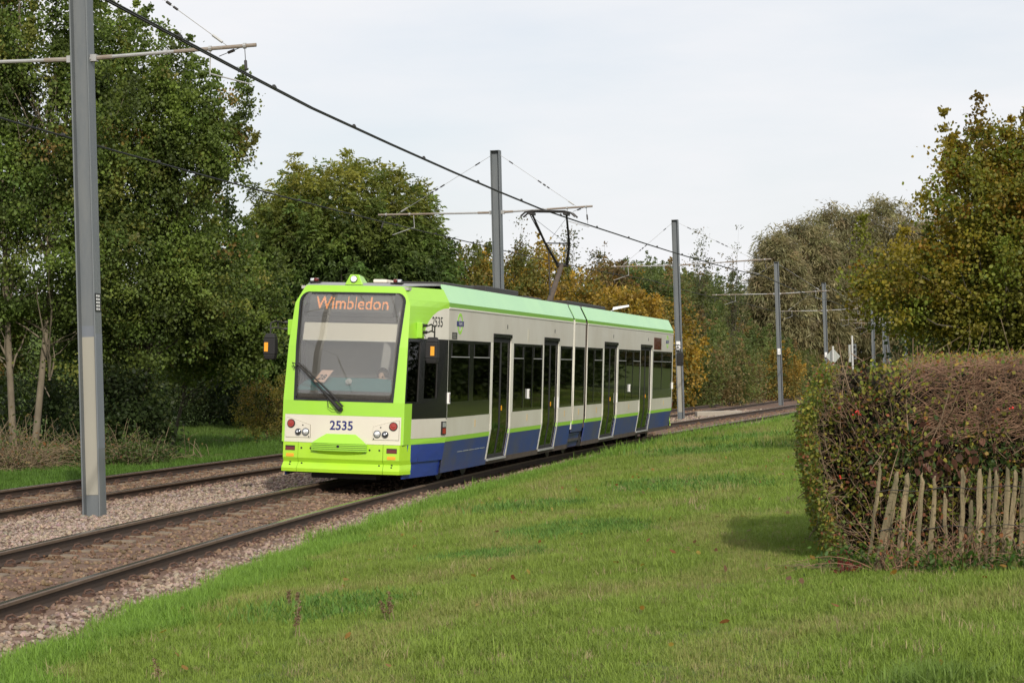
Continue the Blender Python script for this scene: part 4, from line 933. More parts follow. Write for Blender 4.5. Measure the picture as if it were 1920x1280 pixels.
    mb = MB(); mb.tube([piv, piv.lerp(tip, .22)], [.038, .026], 8); mb.tube([piv, piv+Vector((0, .05, 0))], .04, 10); mb.tube([piv.lerp(tip, .2), tip], [.018, .011], 6); mb.tube([piv+Vector((.05, 0, .05)), piv.lerp(tip, .3)+Vector((.05, 0, .05)), tip+Vector((.02, 0, .03))], [.015, .014, .008], 6)
    mb.tube([piv.lerp(tip, .28)+Vector((0, -.01, -.02)), piv.lerp(tip, .22)+Vector((-.03, -.015, -.12)), piv.lerp(tip, .08)+Vector((-.06, -.015, -.06)), piv], .006, 5)
    wp = mb.build('wiper', 'black_matt', root)
    mb = MB(); mb.tube([F(-.80, 1.47)+Vector((0, -.025, 0)), F(-.815, 1.98)+Vector((0, -.035, 0)), F(-.835, 2.62)+Vector((0, -.025, 0))], [.010, .016, .008], 6); mb.tube([tip, tip+Vector((-.09, -.0, .03)), tip+Vector((-.06, .02, -.06)), tip], .012, 6); mb.build('wiper_blade', 'rubber', wp)
    # mirrors
    for sg in (-1, 1):
        bz = 2.60; by = -1.18 if sg < 0 else -1.02; bx = sg*(1.0 if sg < 0 else 1.06)
        mb = MB(); mb.box(min(bx, bx+sg*.10), max(bx, bx+sg*.10), by-.10, by+.06, bz-.14, bz+.12); mr = mb.build('mirror', 'lime', root, bevel=.01); mr['label'] = 'black mirror on a lime bracket'
        ex, ey = bx+sg*(.36 if sg < 0 else .34), by-.20
        mb = MB()
        for dz in (.07, -.04): mb.tube([(bx+sg*.09, by-.03, bz+dz), (bx+sg*.2, by-.06, bz+dz), (ex-sg*.07, ey+.03, bz+dz+.02), (ex, ey, bz+dz-.02 if dz > 0 else bz+dz)], .013, 6)
        mb.tube([(ex, ey, bz+.06), (ex, ey, bz-.2)], .013, 6); mb.tube([(bx+sg*.27, by-.09, bz+.08), (bx+sg*.27, by-.09, bz-.03)], .011, 6); mb.tube([(bx+sg*.09, by-.03, bz+.07), (bx+sg*.17, by-.05, bz+.07)], .026, 8); mb.tube([(bx+sg*.09, by-.03, bz-.04), (bx+sg*.17, by-.05, bz-.04)], .026, 8)
        mb.build('mirror_arm', 'steel_dark', mr)
        mb = MB(); x0, x1 = ex-sg*.02-.10, ex-sg*.02+.10
        mb.hexa([(x0+.02, ey-.10, bz-.55), (x1-.02, ey-.10, bz-.55), (x1-.02, ey+.04, bz-.55), (x0+.02, ey+.04, bz-.55), (x0, ey-.12, bz-.47), (x1, ey-.12, bz-.47), (x1, ey+.05, bz-.47), (x0, ey+.05, bz-.47)])
        mb.box(x0, x1, ey-.12, ey+.05, bz-.469, bz-.2); mb.hexa([(x0, ey-.12, bz-.199), (x1, ey-.12, bz-.199), (x1, ey+.05, bz-.199), (x0, ey+.05, bz-.199), (x0+.03, ey-.09, bz-.12), (x1-.03, ey-.09, bz-.12), (x1-.03, ey+.03, bz-.12), (x0+.03, ey+.03, bz-.12)]); mb.build('mirror_housing', 'black_matt', mr, bevel=.015)
        mb = MB(); px_ = ex-.02*sg; s2 = -1 if sg < 0 else 1; mb.box(px_-.045+.035*s2, px_+.02+.035*s2, ey-.128, ey-.118, bz-.42, bz-.27); mb.build('mirror_indicator', 'amber', mr)
    if not front:        # the rear cab is the same cab turned round
        for ob in set(bpy.data.objects)-before:
            if ob.parent == tram: ob.location = (0, LEN, 0); ob.rotation_euler = (0, 0, math.pi)
cab(True)
cab(False)
# the card behind the glass and the driver rest inside the tram
TM = Matrix.Translation(tram.location) @ tram.rotation_euler.to_matrix().to_4x4()
def into_world(p): return TM @ Vector(p)
fcd = MB(); b0 = F(-.60, 1.70)+Vector((0, .19, 0)); ax = Vector((.20, 0, 0)); ay = Vector((.125, .10, .20))
fcd.add([b0, b0+ax, b0+ax+ay, b0+ay, b0+Vector((0, .004, 0)), b0+ax+Vector((0, .004, 0)), b0+ax+ay+Vector((0, .004, 0)), b0+ay+Vector((0, .004, 0))], [(0, 1, 2, 3), (7, 6, 5, 4), (0, 1, 5, 4), (1, 2, 6, 5), (2, 3, 7, 6), (3, 0, 4, 7)])
cd = fcd.build('duty_card', 'card'); cd.matrix_world = TM; tag(cd, 'pink card with number 28 leaning behind the tram windscreen', 'card')
V, T = text_tris('28', .13, .003); mb = MB(); mb.add([b0+ax*.5+ay*.22+Vector((x*1.0+y*.125/.2*.9, -.004+y*.45, y*.9)) for x, y in V], T); mb.build('card_number', 'black_print', cd)
# roof gear
def roofbox(name, x0, x1, y0, y1, h, m, z=3.392): mb = MB(); mb.box(x0, x1, y0, y1, z, z+h); return mb.build(name, m, tram, bevel=.02)
roofbox('roof_equipment', -.55, .55, 2.6, 4.9, .13, 'steel_dark'); roofbox('roof_equipment', -.7, .7, 5.3, 8.2, .17, 'steel_dark'); roofbox('roof_equipment', -.7, .7, 13.6, 18.6, .15, 'steel_dark')
roofbox('roof_hatch', .0, .24, -.1, .4, .06, 'blind'); roofbox('roof_equipment', -.5, .7, 9.0, 10.6, .1, 'steel_dark')
mb = MB()
for k in range(9): mb.tube([(-.5+.12*k, 5.5, 3.56), (-.5+.12*k, 8.0, 3.56)], .02, 6)
mb.build('roof_cable', 'steel_dark', tram)
# pantograph
PS = 14.7; pan = empty('pantograph', (0, PS, 3.39)); pan.parent = tram
mb = MB(); mb.box(-.5, .5, -.5, .9, .05, .11); [mb.tube([(x, y, 0), (x, y, .07)], .05, 10) for x in (-.45, .45) for y in (-.4, .8)]; mb.build('base_frame', 'steel_dark', pan)
mb = MB(); mb.tube([(0, .05, .1), (.0, 1.55, 1.10)], [.075, .055], 10); mb.build('lower_arm', 'brown_grime', pan)
mb = MB(); mb.tube([(-.14, 1.55, 1.10), (.16, 1.55, 1.10)], .05, 10); mb.build('knee_joint', 'steel_dark', pan)
HZ = 2.30; HY = -.15
mb = MB(); mb.tube([(-.10, 1.55, 1.10), (-.30, .9, 1.6), (-.42, HY, HZ-.06)], [.034, .03, .024], 8); mb.tube([(.13, 1.55, 1.10), (.30, .9, 1.6), (.42, HY, HZ-.06)], [.034, .03, .024], 8)
mb.tube([(-.30, .9, 1.6), (.30, .9, 1.6)], .018, 6); mb.tube([(0, .2, .25), (-.25, 1.1, 1.45), (-.47, HY+.03, HZ-.09)], [.016, .016, .012], 6)
mb.tube([(-.28, .95, 1.56), (.46, HY, HZ-.1)], .005, 4); mb.tube([(.28, .95, 1.56), (-.46, HY, HZ-.1)], .005, 4); mb.build('upper_arm', 'steel_dark', pan)
mb = MB()
for dy in (-.16, .16): mb.tube([(-.66, HY+dy, HZ-.13), (-.56, HY+dy, HZ-.04), (-.4, HY+dy, HZ), (.4, HY+dy, HZ), (.56, HY+dy, HZ-.04), (.66, HY+dy, HZ-.13)], .022, 8)
for x in (-.42, .42): mb.box(x-.05, x+.05, HY-.2, HY+.2, HZ-.09, HZ-.03)
mb.build('collector_head', 'steel_dark', pan)
# underframe, bogies
mb = MB(); mb.box(-1.0, 1.0, 4.5, 9.5, .14, .34); mb.box(-1.0, 1.0, 14.6, 22, .14, .34); mb.box(-.95, .95, -1.3, .3, .2, .36); mb.box(-.55, .55, -1.5, -1.2, .14, .3); mb.build('underframe', 'black_matt', tram)
for s in (2.4, 11.95, 24.3):
    bg_ = MB(); bg_.box(-1.0, 1.0, s-1.2, s+1.2, .22, .48); bo = bg_.build('bogie', 'black_matt', tram, bevel=.03)
    for ds_ in (-.9, .9):
        for sx in (-.7525, .7525): mb = MB(); mb.tube([(sx-.06, s+ds_, .33), (sx+.06, s+ds_, .33)], .33, 28); mb.tube([(sx-.08*np.sign(sx), s+ds_, .33), (sx-.05*np.sign(sx), s+ds_, .33)], .355, 28); mb.build('wheel', 'steel_dark', bo)
# middle section bogie skirt: blue tapered box hung low
mb = MB(); mb.hexa([(1.12, 11.05, .19), (1.16, 12.6, .19), (.9, 12.6, .19), (.9, 11.05, .19), (1.24, 11.3, .53), (1.24, 12.55, .53), (.9, 12.55, .53), (.9, 11.3, .53)]); mb.build('bogie_skirt', 'blue_dirty', tram, bevel=.03)
mb = MB()
for s in (11.16, 12.72): mb.box(1.10, 1.22, s-.09, s+.09, .2, .62)
mb.build('bogie_skirt_frame', 'black_matt', tram)

# ---- the driver: one continuous skinned body, seated behind the console, right of centre
def driver():
    bx, by = .36, -.62; me = bpy.data.meshes.new('person'); J = {}; vs = []; es = []; rs = []
    def v(n, x, y, z, r): J[n] = len(vs); vs.append((bx+x, by+y, z)); rs.append(r)
    def e(*ns): es.extend((J[a], J[b]) for a, b in zip(ns[:-1], ns[1:]))
    v('pel', 0, 0, 1.02, .16); v('waist', 0, .02, 1.22, .145); v('chest', 0, .0, 1.48, .17); v('neck', 0, -.01, 1.66, .06); v('head', 0, -.03, 1.78, .095); v('crown', 0, -.02, 1.90, .075)
    e('pel', 'waist', 'chest', 'neck', 'head', 'crown')
    for s, k in ((1, 'r'), (-1, 'l')):
        v('sh'+k, s*.19, 0, 1.57, .07); v('el'+k, s*.25, -.12, 1.32, .048); v('wr'+k, s*.17, -.36, 1.38, .033); v('ha'+k, s*.15, -.45, 1.40, .034)
        e('chest', 'sh'+k, 'el'+k, 'wr'+k, 'ha'+k)
        for i in range(4): v(f'f{i}{k}', s*.15+(i-1.5)*.02, -.51-.008*(i in (1, 2)), 1.395, .009); v(f'g{i}{k}', s*.15+(i-1.5)*.02, -.535, 1.375, .008); e('ha'+k, f'f{i}{k}', f'g{i}{k}')
        v('t'+k, s*.15-s*.045, -.46, 1.40, .010); v('u'+k, s*.15-s*.055, -.49, 1.395, .008); e('ha'+k, 't'+k, 'u'+k)
        v('hip'+k, s*.10, -.05, .98, .10); v('kn'+k, s*.13, -.42, .96, .066); v('an'+k, s*.13, -.40, .52, .045); v('to'+k, s*.13, -.56, .46, .04); e('pel', 'hip'+k, 'kn'+k, 'an'+k, 'to'+k)
    v('nose', 0, -.125, 1.785, .018); e('head', 'nose')
    me.from_pydata(vs, es, []); me.materials.append(M['skin']); me.materials.append(M['trousers'])
    o = bpy.data.objects.new('person', me); COL.objects.link(o); o.matrix_world = TM
    md = o.modifiers.new('skin', 'SKIN'); sv = me.skin_vertices[0].data
    for i, r_ in enumerate(rs): sv[i].radius = (r_, r_*(.8 if i < 3 else 1)); sv[i].use_root = (i == 0)
    o.modifiers.new('sub', 'SUBSURF').levels = 2; o.modifiers['sub'].render_levels = 2
    tag(o, 'driver in a yellow high visibility vest seated behind the tram windscreen', 'person')
    mb = MB(); n = 16
    for z0, z1, a0, b0, a1, b1 in ((1.08, 1.3, .18, .15, .19, .16), (1.3, 1.5, .19, .16, .215, .17), (1.5, 1.60, .215, .17, .16, .12)):
        A = [(bx+a0*math.cos(2*math.pi*i/n), by+b0*math.sin(2*math.pi*i/n), z0) for i in range(n)]; B = [(bx+a1*math.cos(2*math.pi*i/n), by+b1*math.sin(2*math.pi*i/n), z1) for i in range(n)]
        mb.add(A+B, [(i, (i+1) % n, n+(i+1) % n, n+i) for i in range(n)], 1 if z0 == 1.3 else 0)
    mb.build('vest', ['hivis', 'hivis_orange'], o, smooth=True)
    mb = MB(); mb.tube([(bx, by+.02, 1.80), (bx, by+.02, 1.86), (bx, by+.01, 1.92), (bx, by+.0, 1.955)], [.098, .104, .085, .03], 14); mb.build('hair', 'hair', o, smooth=True)
    mb = MB()
    for s in (-1, 1): mb.tube([(bx+s*.035, by-.115, 1.805), (bx+s*.035, by-.122, 1.805)], .012, 8)
    mb.tube([(bx-.03, by-.108, 1.735), (bx+.03, by-.108, 1.735)], .007, 6); mb.build('face_feature', 'hair', o)
    return o
driver()
mb = MB(); mb.box(.13, .59, -.78, -.40, .84, .92); mb.box(.14, .58, -.44, -.36, .9, 1.6); ds_ = mb.build('driver_seat', 'black_matt', tram, bevel=.04)
# ================================================================== TREES, HEDGE, SHRUBS
def col_mix(n, cols, wts, r, var=.22):
    c = np.array(cols)[r.choice(len(cols), n, p=np.array(wts)/np.sum(wts))]
    return c*r.uniform(1-var, 1+var, (n, 1))*r.uniform(.94, 1.06, (n, 3))
def crown_points(ells, n, r, shell=.55, rough=.22):
    """cluster centres spread through a union of ellipsoids (cx, cy, cz, rx, ry, rz), thicker towards the outside, with an uneven outline"""
    E_ = np.array(ells, float); wt = (E_[:, 3]*E_[:, 4]*E_[:, 5])**.7; k = r.choice(len(E_), n, p=wt/wt.sum())
    D = unit(r.normal(size=(n, 3))); ph = r.uniform(0, 6.28, 3)
    lump = 1+rough*(np.sin(D[:, 0]*4+ph[0]+k)+np.sin(D[:, 1]*5+ph[1]+2*k)+np.sin(D[:, 2]*6+ph[2]))/1.6
    rad = (shell+(1-shell)*r.random(n)**.7)*lump; P = E_[k, :3]+D*E_[k, 3:]*rad[:, None]; return P, D, k
def limb_set(base, P, r, nb, r0, top):
    """curved limbs from the trunk to some of the clusters"""
    sel = P[r.choice(len(P), min(nb, len(P)), replace=False)]; n = len(sel); S = 6; t = np.linspace(0, 1, S)[None, :, None]
    zb = base[2]+(.42+.40*r.random(n))*(np.minimum(sel[:, 2], top)-base[2]); st = np.c_[np.full(n, base[0]), np.full(n, base[1]), zb]
    mid = st*.45+sel*.55; mid[:, 2] += -.12*(sel[:, 2]-zb)+.1*r.normal(size=n)
    Q = (1-t)**2*st[:, None]+2*t*(1-t)*mid[:, None]+t*t*sel[:, None]; Q[:, 1:-1] += r.normal(0, .05, (n, S-2, 3)); w_ = np.linspace(1, .18, S)[None]*np.ones((n, 1))*r0*r.uniform(.4, 1, (n, 1))
    return Q, w_
def tree(name, label, cat, loc, ells, nclus, m, lsize, cols, wts, seed, group=None, crad=.42, trunk_r=.12, trunks=None, nlimb=40, bark='bark', aspect=.7, style='plain', round_=False, colfun=None, shell=.55, rough=.22, spikes=0, parent_scale=1.0, top=None, droop=0.0, flat=.75, core=0.0):
    r = np.random.default_rng(seed); root = empty(name, loc, label=label, cat=cat, group=group)
    P, D, k = crown_points(ells, nclus, r, shell, rough)
    keep = P[:, 2] > .15; P, D = P[keep], D[keep]; K = len(P)
    cr = crad*r.uniform(.55, 1.25, K)
    ccol = col_mix(K, cols, wts, r, .18)*(1+.28*np.sin(P[:, :1]*2.1+seed)*np.sin(P[:, 2:3]*1.9+1+seed*.3))
    if colfun is not None: ccol = colfun(P, ccol, r)
    if spikes:      # upright leafy shoots that break the outline
        zt = P[:, 2] > np.quantile(P[:, 2], .45); id_ = np.where(zt)[0]; id_ = id_[r.choice(len(id_), min(spikes, len(id_)))]
        add = []; 
        for i in id_:
            hgt = r.uniform(.5, 1.3)*crad*2.2
            for q in range(3): add.append((P[i]+D[i]*crad*.5+np.array([r.normal(0, .05), r.normal(0, .05), hgt*(q+1)/3]), cr[i]*(.62-.17*q), ccol[i]))
        P = np.r_[P, [a[0] for a in add]]; D = np.r_[D, np.tile([0, 0, 1.], (len(add), 1))]; cr = np.r_[cr, [a[1] for a in add]]; ccol = np.r_[ccol, [a[2] for a in add]]; K = len(P)
    if core:
        P2, D2, k2 = crown_points([[e[0], e[1], e[2], e[3]*.72, e[4]*.72, e[5]*.72] for e in ells], int(K*core), r, .3, rough*.5); g2 = P2[:, 2] > .15; P = np.r_[P, P2[g2]]; D = np.r_[D, D2[g2]]; cr = np.r_[cr, np.full(g2.sum(), crad*1.1)]; c2 = col_mix(int(g2.sum()), cols, wts, r, .18); ccol = np.r_[ccol, colfun(P2[g2], c2, r) if colfun is not None else c2]; K = len(P)
    n = K*m; off = r.normal(size=(K, m, 3))*.52; off[:, :, 2] *= flat
    B = (P[:, None]+off*cr[:, None, None]).reshape(-1, 3); Dn = np.repeat(D, m, 0)
    col = np.repeat(ccol, m, 0)*r.uniform(.72, 1.28, (n, 1)); L = lsize*r.uniform(.6, 1.25, n)
    ok = B[:, 2] > .03; B, Dn, col, L = B[ok], Dn[ok], col[ok], L[ok]; n = len(B)
    if style == 'pinnate':        # sprays of drooping leaflets
        T0 = unit(Dn*.7+r.normal(0, .6, (n, 3))+np.array([0, 0, -.25])); BB = []; TT = []; LL = []; CC = []
        sd_ = unit(np.cross(T0, np.array([0, 0, 1.])+.3*r.normal(size=(n, 3))))
        for j in range(7):
            s_ = (1 if j % 2 else -1) if j < 6 else 0; a_ = (j//2+1)/3.3
            BB.append(B+T0*(L*a_)[:, None]+np.array([0, 0, -1])*(L*.25*a_*a_)[:, None]); TT.append(T0*.55+sd_*s_*.8+np.array([0, 0, -.35])); LL.append(L*.62); CC.append(col*r.uniform(.9, 1.1, (n, 1)))
        leaves('foliage', np.concatenate(BB), np.concatenate(TT), np.concatenate(LL), np.concatenate(LL)*.40, np.concatenate(CC), root, r=r)
    elif style == 'willow':
        T0 = unit(Dn*.35+r.normal(0, .25, (n, 3))+np.array([0, 0, -.45])); leaves('foliage', B, T0, L*1.6, L*.28, col, root, r=r, curl=.3)
    else:
        T0 = unit(Dn*.6+r.normal(0, .8, (n, 3))+np.array([0, 0, -.35-droop])); leaves('foliage', B, T0, L, L*aspect, col, root, r=r, round_=round_)
    zt = top or float(np.quantile(P[:, 2], .9)); tr = trunks or [(0, 0, 0, 0)]; mb = MB()
    Qs = []; Ws = []
    for tx, ty, lx, ly in tr:
        pts = [(tx+lx*f+.06*zt*.1*math.sin(3*f+seed), ty+ly*f, -.15+zt*f) for f in (0, .12, .3, .5, .7, .9)]
        mb.tube(pts, [trunk_r*1.35, trunk_r, trunk_r*.82, trunk_r*.6, trunk_r*.36, trunk_r*.12], 9)
        q_, w_ = limb_set((tx+lx*.3, ty+ly*.3, 0), P, r, max(6, nlimb//len(tr)), trunk_r*.42, zt); Qs.append(q_); Ws.append(w_)
    mb.build('trunk', bark, root, smooth=True)
    if nlimb: tubes('limbs', np.concatenate(Qs), np.concatenate(Ws), bark, root, 5, r)
    return root
def at_ground(x, y): return (x, y, float(gz(x, y))-.05)
GREEN = [(.055, .085, .018), (.075, .11, .02), (.035, .06, .014), (.11, .125, .025)]
# the tall round-leaved trees at the left
POP = [(.108, .150, .032), (.14, .188, .038), (.078, .11, .026), (.18, .19, .045), (.23, .16, .045)]
def poplar_col(P, c, r): return c*np.where(P[:, 2:3] > 4, 1.08, .9)  # crown shade put into the leaf colour: darker low, lighter high
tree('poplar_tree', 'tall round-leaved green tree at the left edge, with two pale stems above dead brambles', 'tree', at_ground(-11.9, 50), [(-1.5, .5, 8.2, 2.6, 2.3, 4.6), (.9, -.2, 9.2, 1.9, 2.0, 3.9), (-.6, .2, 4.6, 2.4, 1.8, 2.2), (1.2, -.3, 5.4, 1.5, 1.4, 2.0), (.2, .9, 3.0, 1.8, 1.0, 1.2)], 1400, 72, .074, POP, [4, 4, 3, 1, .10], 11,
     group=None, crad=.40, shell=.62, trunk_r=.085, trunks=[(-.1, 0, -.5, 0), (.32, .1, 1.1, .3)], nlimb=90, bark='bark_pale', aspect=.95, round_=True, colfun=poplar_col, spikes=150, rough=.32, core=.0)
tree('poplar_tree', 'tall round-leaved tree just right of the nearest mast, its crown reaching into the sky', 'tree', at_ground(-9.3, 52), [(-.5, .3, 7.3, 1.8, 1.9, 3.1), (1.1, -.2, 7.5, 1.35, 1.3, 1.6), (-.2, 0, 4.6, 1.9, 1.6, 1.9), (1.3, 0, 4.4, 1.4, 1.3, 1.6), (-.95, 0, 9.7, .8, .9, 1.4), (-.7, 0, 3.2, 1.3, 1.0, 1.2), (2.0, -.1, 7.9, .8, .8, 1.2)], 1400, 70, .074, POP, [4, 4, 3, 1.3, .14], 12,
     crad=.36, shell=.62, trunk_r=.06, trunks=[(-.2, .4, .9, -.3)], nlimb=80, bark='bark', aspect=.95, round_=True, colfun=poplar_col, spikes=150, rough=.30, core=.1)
tree('poplar_tree', 'lower leafy tree spreading left of the round ash crown', 'tree', at_ground(-7.9, 57), [(0, 0, 4.2, 1.5, 1.3, 1.7), (-.8, .1, 3.2, 1.3, 1.1, 1.2), (.5, 0, 3.3, .9, .9, 1.1)], 700, 54, .085, POP, [4, 4, 3, 1, .12], 13,
     crad=.42, trunk_r=.05, trunks=[(-1.7, .6, 1.2, 0)], nlimb=24, aspect=.95, round_=True, spikes=60, rough=.26, core=.2)
# ash behind the tram
def ash_col(P, c, r):
    f = np.clip((P[:, 2:3]-6.0)/3.4, 0, 1)*np.clip(r.normal(.6, .35, (len(P), 1)), 0, 1); return c*(1-f)+f*np.array([.29, .275, .045])*r.uniform(.7, 1.15, (len(P), 1))
tree('ash_tree', 'broad rounded ash with yellowing top leaves behind the front of the tram', 'tree', at_ground(-6.1, 76), [(0, 0, 6.2, 3.7, 3.0, 3.75), (-1.9, 0, 6.2, 1.9, 2, 2.3), (1.9, 0, 6.1, 1.9, 2, 2.3), (-2.3, -.3, 4.3, 2.0, 2.2, 3.0), (2.2, -.3, 4.3, 2.0, 2.2, 3.0), (.3, -.5, 3.4, 3.2, 2.4, 2.4)], 3000, 12, .26, [(.078, .125, .027), (.10, .15, .032), (.055, .09, .022)], [4, 3, 3], 21,
     crad=.42, trunk_r=.2, nlimb=70, style='pinnate', colfun=ash_col, spikes=36, rough=.06, core=.35, shell=.72)
# shrubs between the left trees and the ash, leaf colour darkened for understory shade
k = 0
for (x, y, s, hh) in ((-9.75, 51.0, .95, 2.5), (-14.6, 84, 2.0, 5.4), (-12.2, 83, 2.0, 5.0), (-9.9, 82, 1.9, 4.6), (-11.4, 88, 2.4, 6.4), (-12.9, 63, 1.7, 3.4), (-8.1, 80, 1.7, 4.0), (-17.9, 73, 2.6, 6)):
    tree('dark_shrub', ['dark shrub between the left brambles and the open field', 'dense dark shrub at the back of the field behind the pale mast', 'wide dark shrub in the middle of the back edge of the field', 'dark shrub at the back of the field left of the yellow bush', 'dark shrub rising above the others at the back of the field', 'dark shrub deep in the shade behind the left stems', 'dark shrub next to the left foot of the ash', 'tallest dark shrub at the far left back'][k], 'shrub', at_ground(x, y),
         [(0, 0, hh*.5, s, s*.9, hh*.5), (.5*s, 0, hh*.25, s*.9, s*.8, hh*.27), (-.5*s, -.2, hh*.28, s*.9, s*.8, hh*.28)], 330, 34, .13, [(.026, .042, .012), (.038, .058, .016), (.065, .08, .022)], [3, 3, .8], 30+k, crad=.42, trunk_r=.05, nlimb=16, group='dark shrubs along the back of the field', aspect=.6); k += 1
tree('yellow_bush', 'small olive yellow bush beside the left flank of the tram', 'bush', at_ground(-7.2, 60.5), [(0, 0, 1.15, .75, .7, .95), (-.45, -.1, .9, .5, .5, .7), (.5, 0, .95, .5, .6, .8)], 230, 30, .07, [(.17, .16, .034), (.22, .18, .04), (.11, .115, .026), (.28, .17, .045)], [4, 3, 2, .7], 41, crad=.22, trunk_r=.025, nlimb=30, aspect=.55, rough=.3)
# autumn copse behind the tram: each tree its own
ORA = [(.26, .18, .036), (.35, .235, .040), (.175, .155, .036), (.115, .13, .03)]
copse = [  # x, y, rx, rz-centre, top, colours, label
    (-2.6, 112, 1.7, 9.2, ORA, [1, .5, 4, 4], 'green brown tree directly right of the ash crown'), (-1.0, 118, 1.9, 8.9, ORA, [1, .3, 4, 3], 'rusty green tree left of the middle mast'),
    (.5, 112, 1.7, 9.0, ORA, [2, 1, 4, 2], 'russet tree hidden partly by the middle mast'), (1.9, 116, 1.6, 9.4, ORA, [3, 2, 3, 1], 'tall rust coloured tree behind the pantograph'),
    (3.4, 108, 1.9, 7.6, ORA, [4, 4, 2, 1], 'bright orange tree under the pantograph'), (5.2, 112, 1.6, 8.4, [(.17, .12, .05), (.11, .10, .03), (.2, .12, .04)], [2, 2, 1], 'brownish birch-like tree right of the pantograph'),
    (5.8, 104, 2.0, 6.4, ORA, [4, 5, 2, 1], 'low golden orange tree above the rear half of the tram'), (7.4, 106, 1.6, 6.0, ORA, [4, 4, 2, 2], 'golden tree next to the tail of the tram'),
    (7.3, 118, 1.3, 7.9, [(.085, .12, .035), (.11, .135, .04)], [1, 1], 'dark green conifer-like tree in the autumn copse'), (8.8, 116, 1.3, 7.4, [(.10, .13, .035), (.13, .14, .04), (.2, .14, .05)], [2, 1, 1], 'dull green tree left of the mast at the tail of the tram'),
    (6.6, 124, 1.5, 8.6, ORA, [3, 1, 3, 1], 'reddish brown tree at the back of the copse'), (9.9, 124, 1.5, 7.6, [(.12, .135, .04), (.16, .14, .045)], [2, 1], 'grey green tree behind the mast at the tail of the tram')]
for i, (x, y, s, tp_, cols, wts, lab) in enumerate(copse):
    g_ = at_ground(x, y); hh = tp_-g_[2]
    tree('autumn_tree', lab, 'tree', g_, [(0, 0, hh*.52, s*1.15, s, hh*.40), (s*.6, 0, hh*.35, s*1.1, s*.9, hh*.33), (-s*.6, -.2, hh*.33, s*1.1, s*.8, hh*.32), (.1, 0, hh*.76, s*.8, s*.7, hh*.2)], 520, 28, .18, cols, wts, 60+i, group='autumn trees behind the tram', crad=.46, trunk_r=.09, nlimb=24, aspect=.7, rough=.22, spikes=10)
# thin birches against the sky
for i, (x, y, tp_, s, lab) in enumerate(((3.6, 126, 10.6, .9, 'wispy birch top standing clear right of the pantograph'), (5.6, 130, 10.2, .7, 'thin reddish birch between the pantograph and the tail mast'), (12.3, 134, 10.6, 1.3, 'sparse see-through tree just right of the mast at the tail of the tram'), (15.0, 140, 9.8, 1.0, 'second sparse tree, nearer the willow'), (-1.9, 128, 10.2, .6, 'thin bare-topped birch left of the middle mast'), (.6, 128, 10.6, .5, 'thin bare-topped birch behind the middle mast'))):
    g_ = at_ground(x, y); hh = tp_-g_[2]
    tree('birch_tree', lab, 'tree', g_, [(0, 0, hh*.62, s, s, hh*.38), (0, 0, hh*.85, s*.5, s*.5, hh*.16)], 120, 14, .17, [(.10, .11, .04), (.16, .12, .045), (.07, .085, .03)], [2, 1, 1], 80+i, group='thin birches behind the copse', crad=.42, trunk_r=.06, nlimb=60, aspect=.55, shell=.2, rough=.4)
# willow mass in the distance
WIL = [(.235, .215, .105), (.29, .26, .135), (.19, .18, .08), (.25, .205, .11)]
for i, (x, y, s, tp_, lab) in enumerate(((24.5, 190, 2.3, 14.6, 'leftmost and lowest grey olive willow behind the masts'), (28.3, 198, 3.3, 16.8, 'grey olive willow, middle left of the group'), (32.6, 204, 4.0, 18.6, 'broad grey olive willow with the fluffy middle crown'), (38.0, 206, 4.0, 19.4, 'tallest grey olive willow beside the maple'), (43.5, 208, 4.2, 17.5, 'grey olive willow half hidden behind the maple'))):
    g_ = at_ground(x, y); hh = tp_-g_[2]
    tree('willow_tree', lab, 'tree', g_, [(0, 0, hh*.58, s, s, hh*.40), (-s*.5, -.4, hh*.40, s*.8, s*.8, hh*.34), (s*.5, -.4, hh*.42, s*.8, s*.8, hh*.35), (-.2*s, 0, hh*.78, s*.6, s*.6, hh*.2), (.4*s, 0, hh*.74, s*.55, s*.6, hh*.2)], 1100, 34, .34, WIL, [3, 3, 2, 1.5], 90+i, group='willows beyond the tracks', crad=.7, trunk_r=.3, nlimb=40, style='willow', rough=.10, shell=.62)
# embankment shrubs
BANK = [[(.14, .165, .045), (.10, .13, .036), (.18, .18, .055)], [(.24, .175, .075), (.19, .15, .06), (.14, .14, .05)], [(.10, .135, .036), (.125, .155, .045), (.15, .165, .05)], [(.30, .19, .04), (.21, .165, .042), (.13, .125, .036)]]
protos = []
rb = np.random.default_rng(5)
SP = [(9.6, 112, 0, .9, 'olive shrub at the foot of the bank just right of the tail of the tram'), (11.2, 117, 1, .8, 'brown dry shrub at the foot of the bank behind the straight track'), (12.6, 121, 0, .75, 'low olive shrub by the far track midway between two masts'),
      (13.6, 127, 1, .9, 'brown shrub at the foot of the bank left of the sign-plated mast'), (17.6, 138, 3, .9, 'orange leaved shrub on the bank right of the second plated mast'), (18.6, 146, 0, 1.0, 'olive shrub beside the mast standing behind the diamond sign'),
      (14.6, 134, 2, 1.2, 'dark bluish green shrub half way up the bank'), (19.8, 152, 2, 1.1, 'dark green shrub above the diamond sign'), (10.4, 121, 2, 1.2, 'dark green shrub low on the bank near the tail of the tram')]
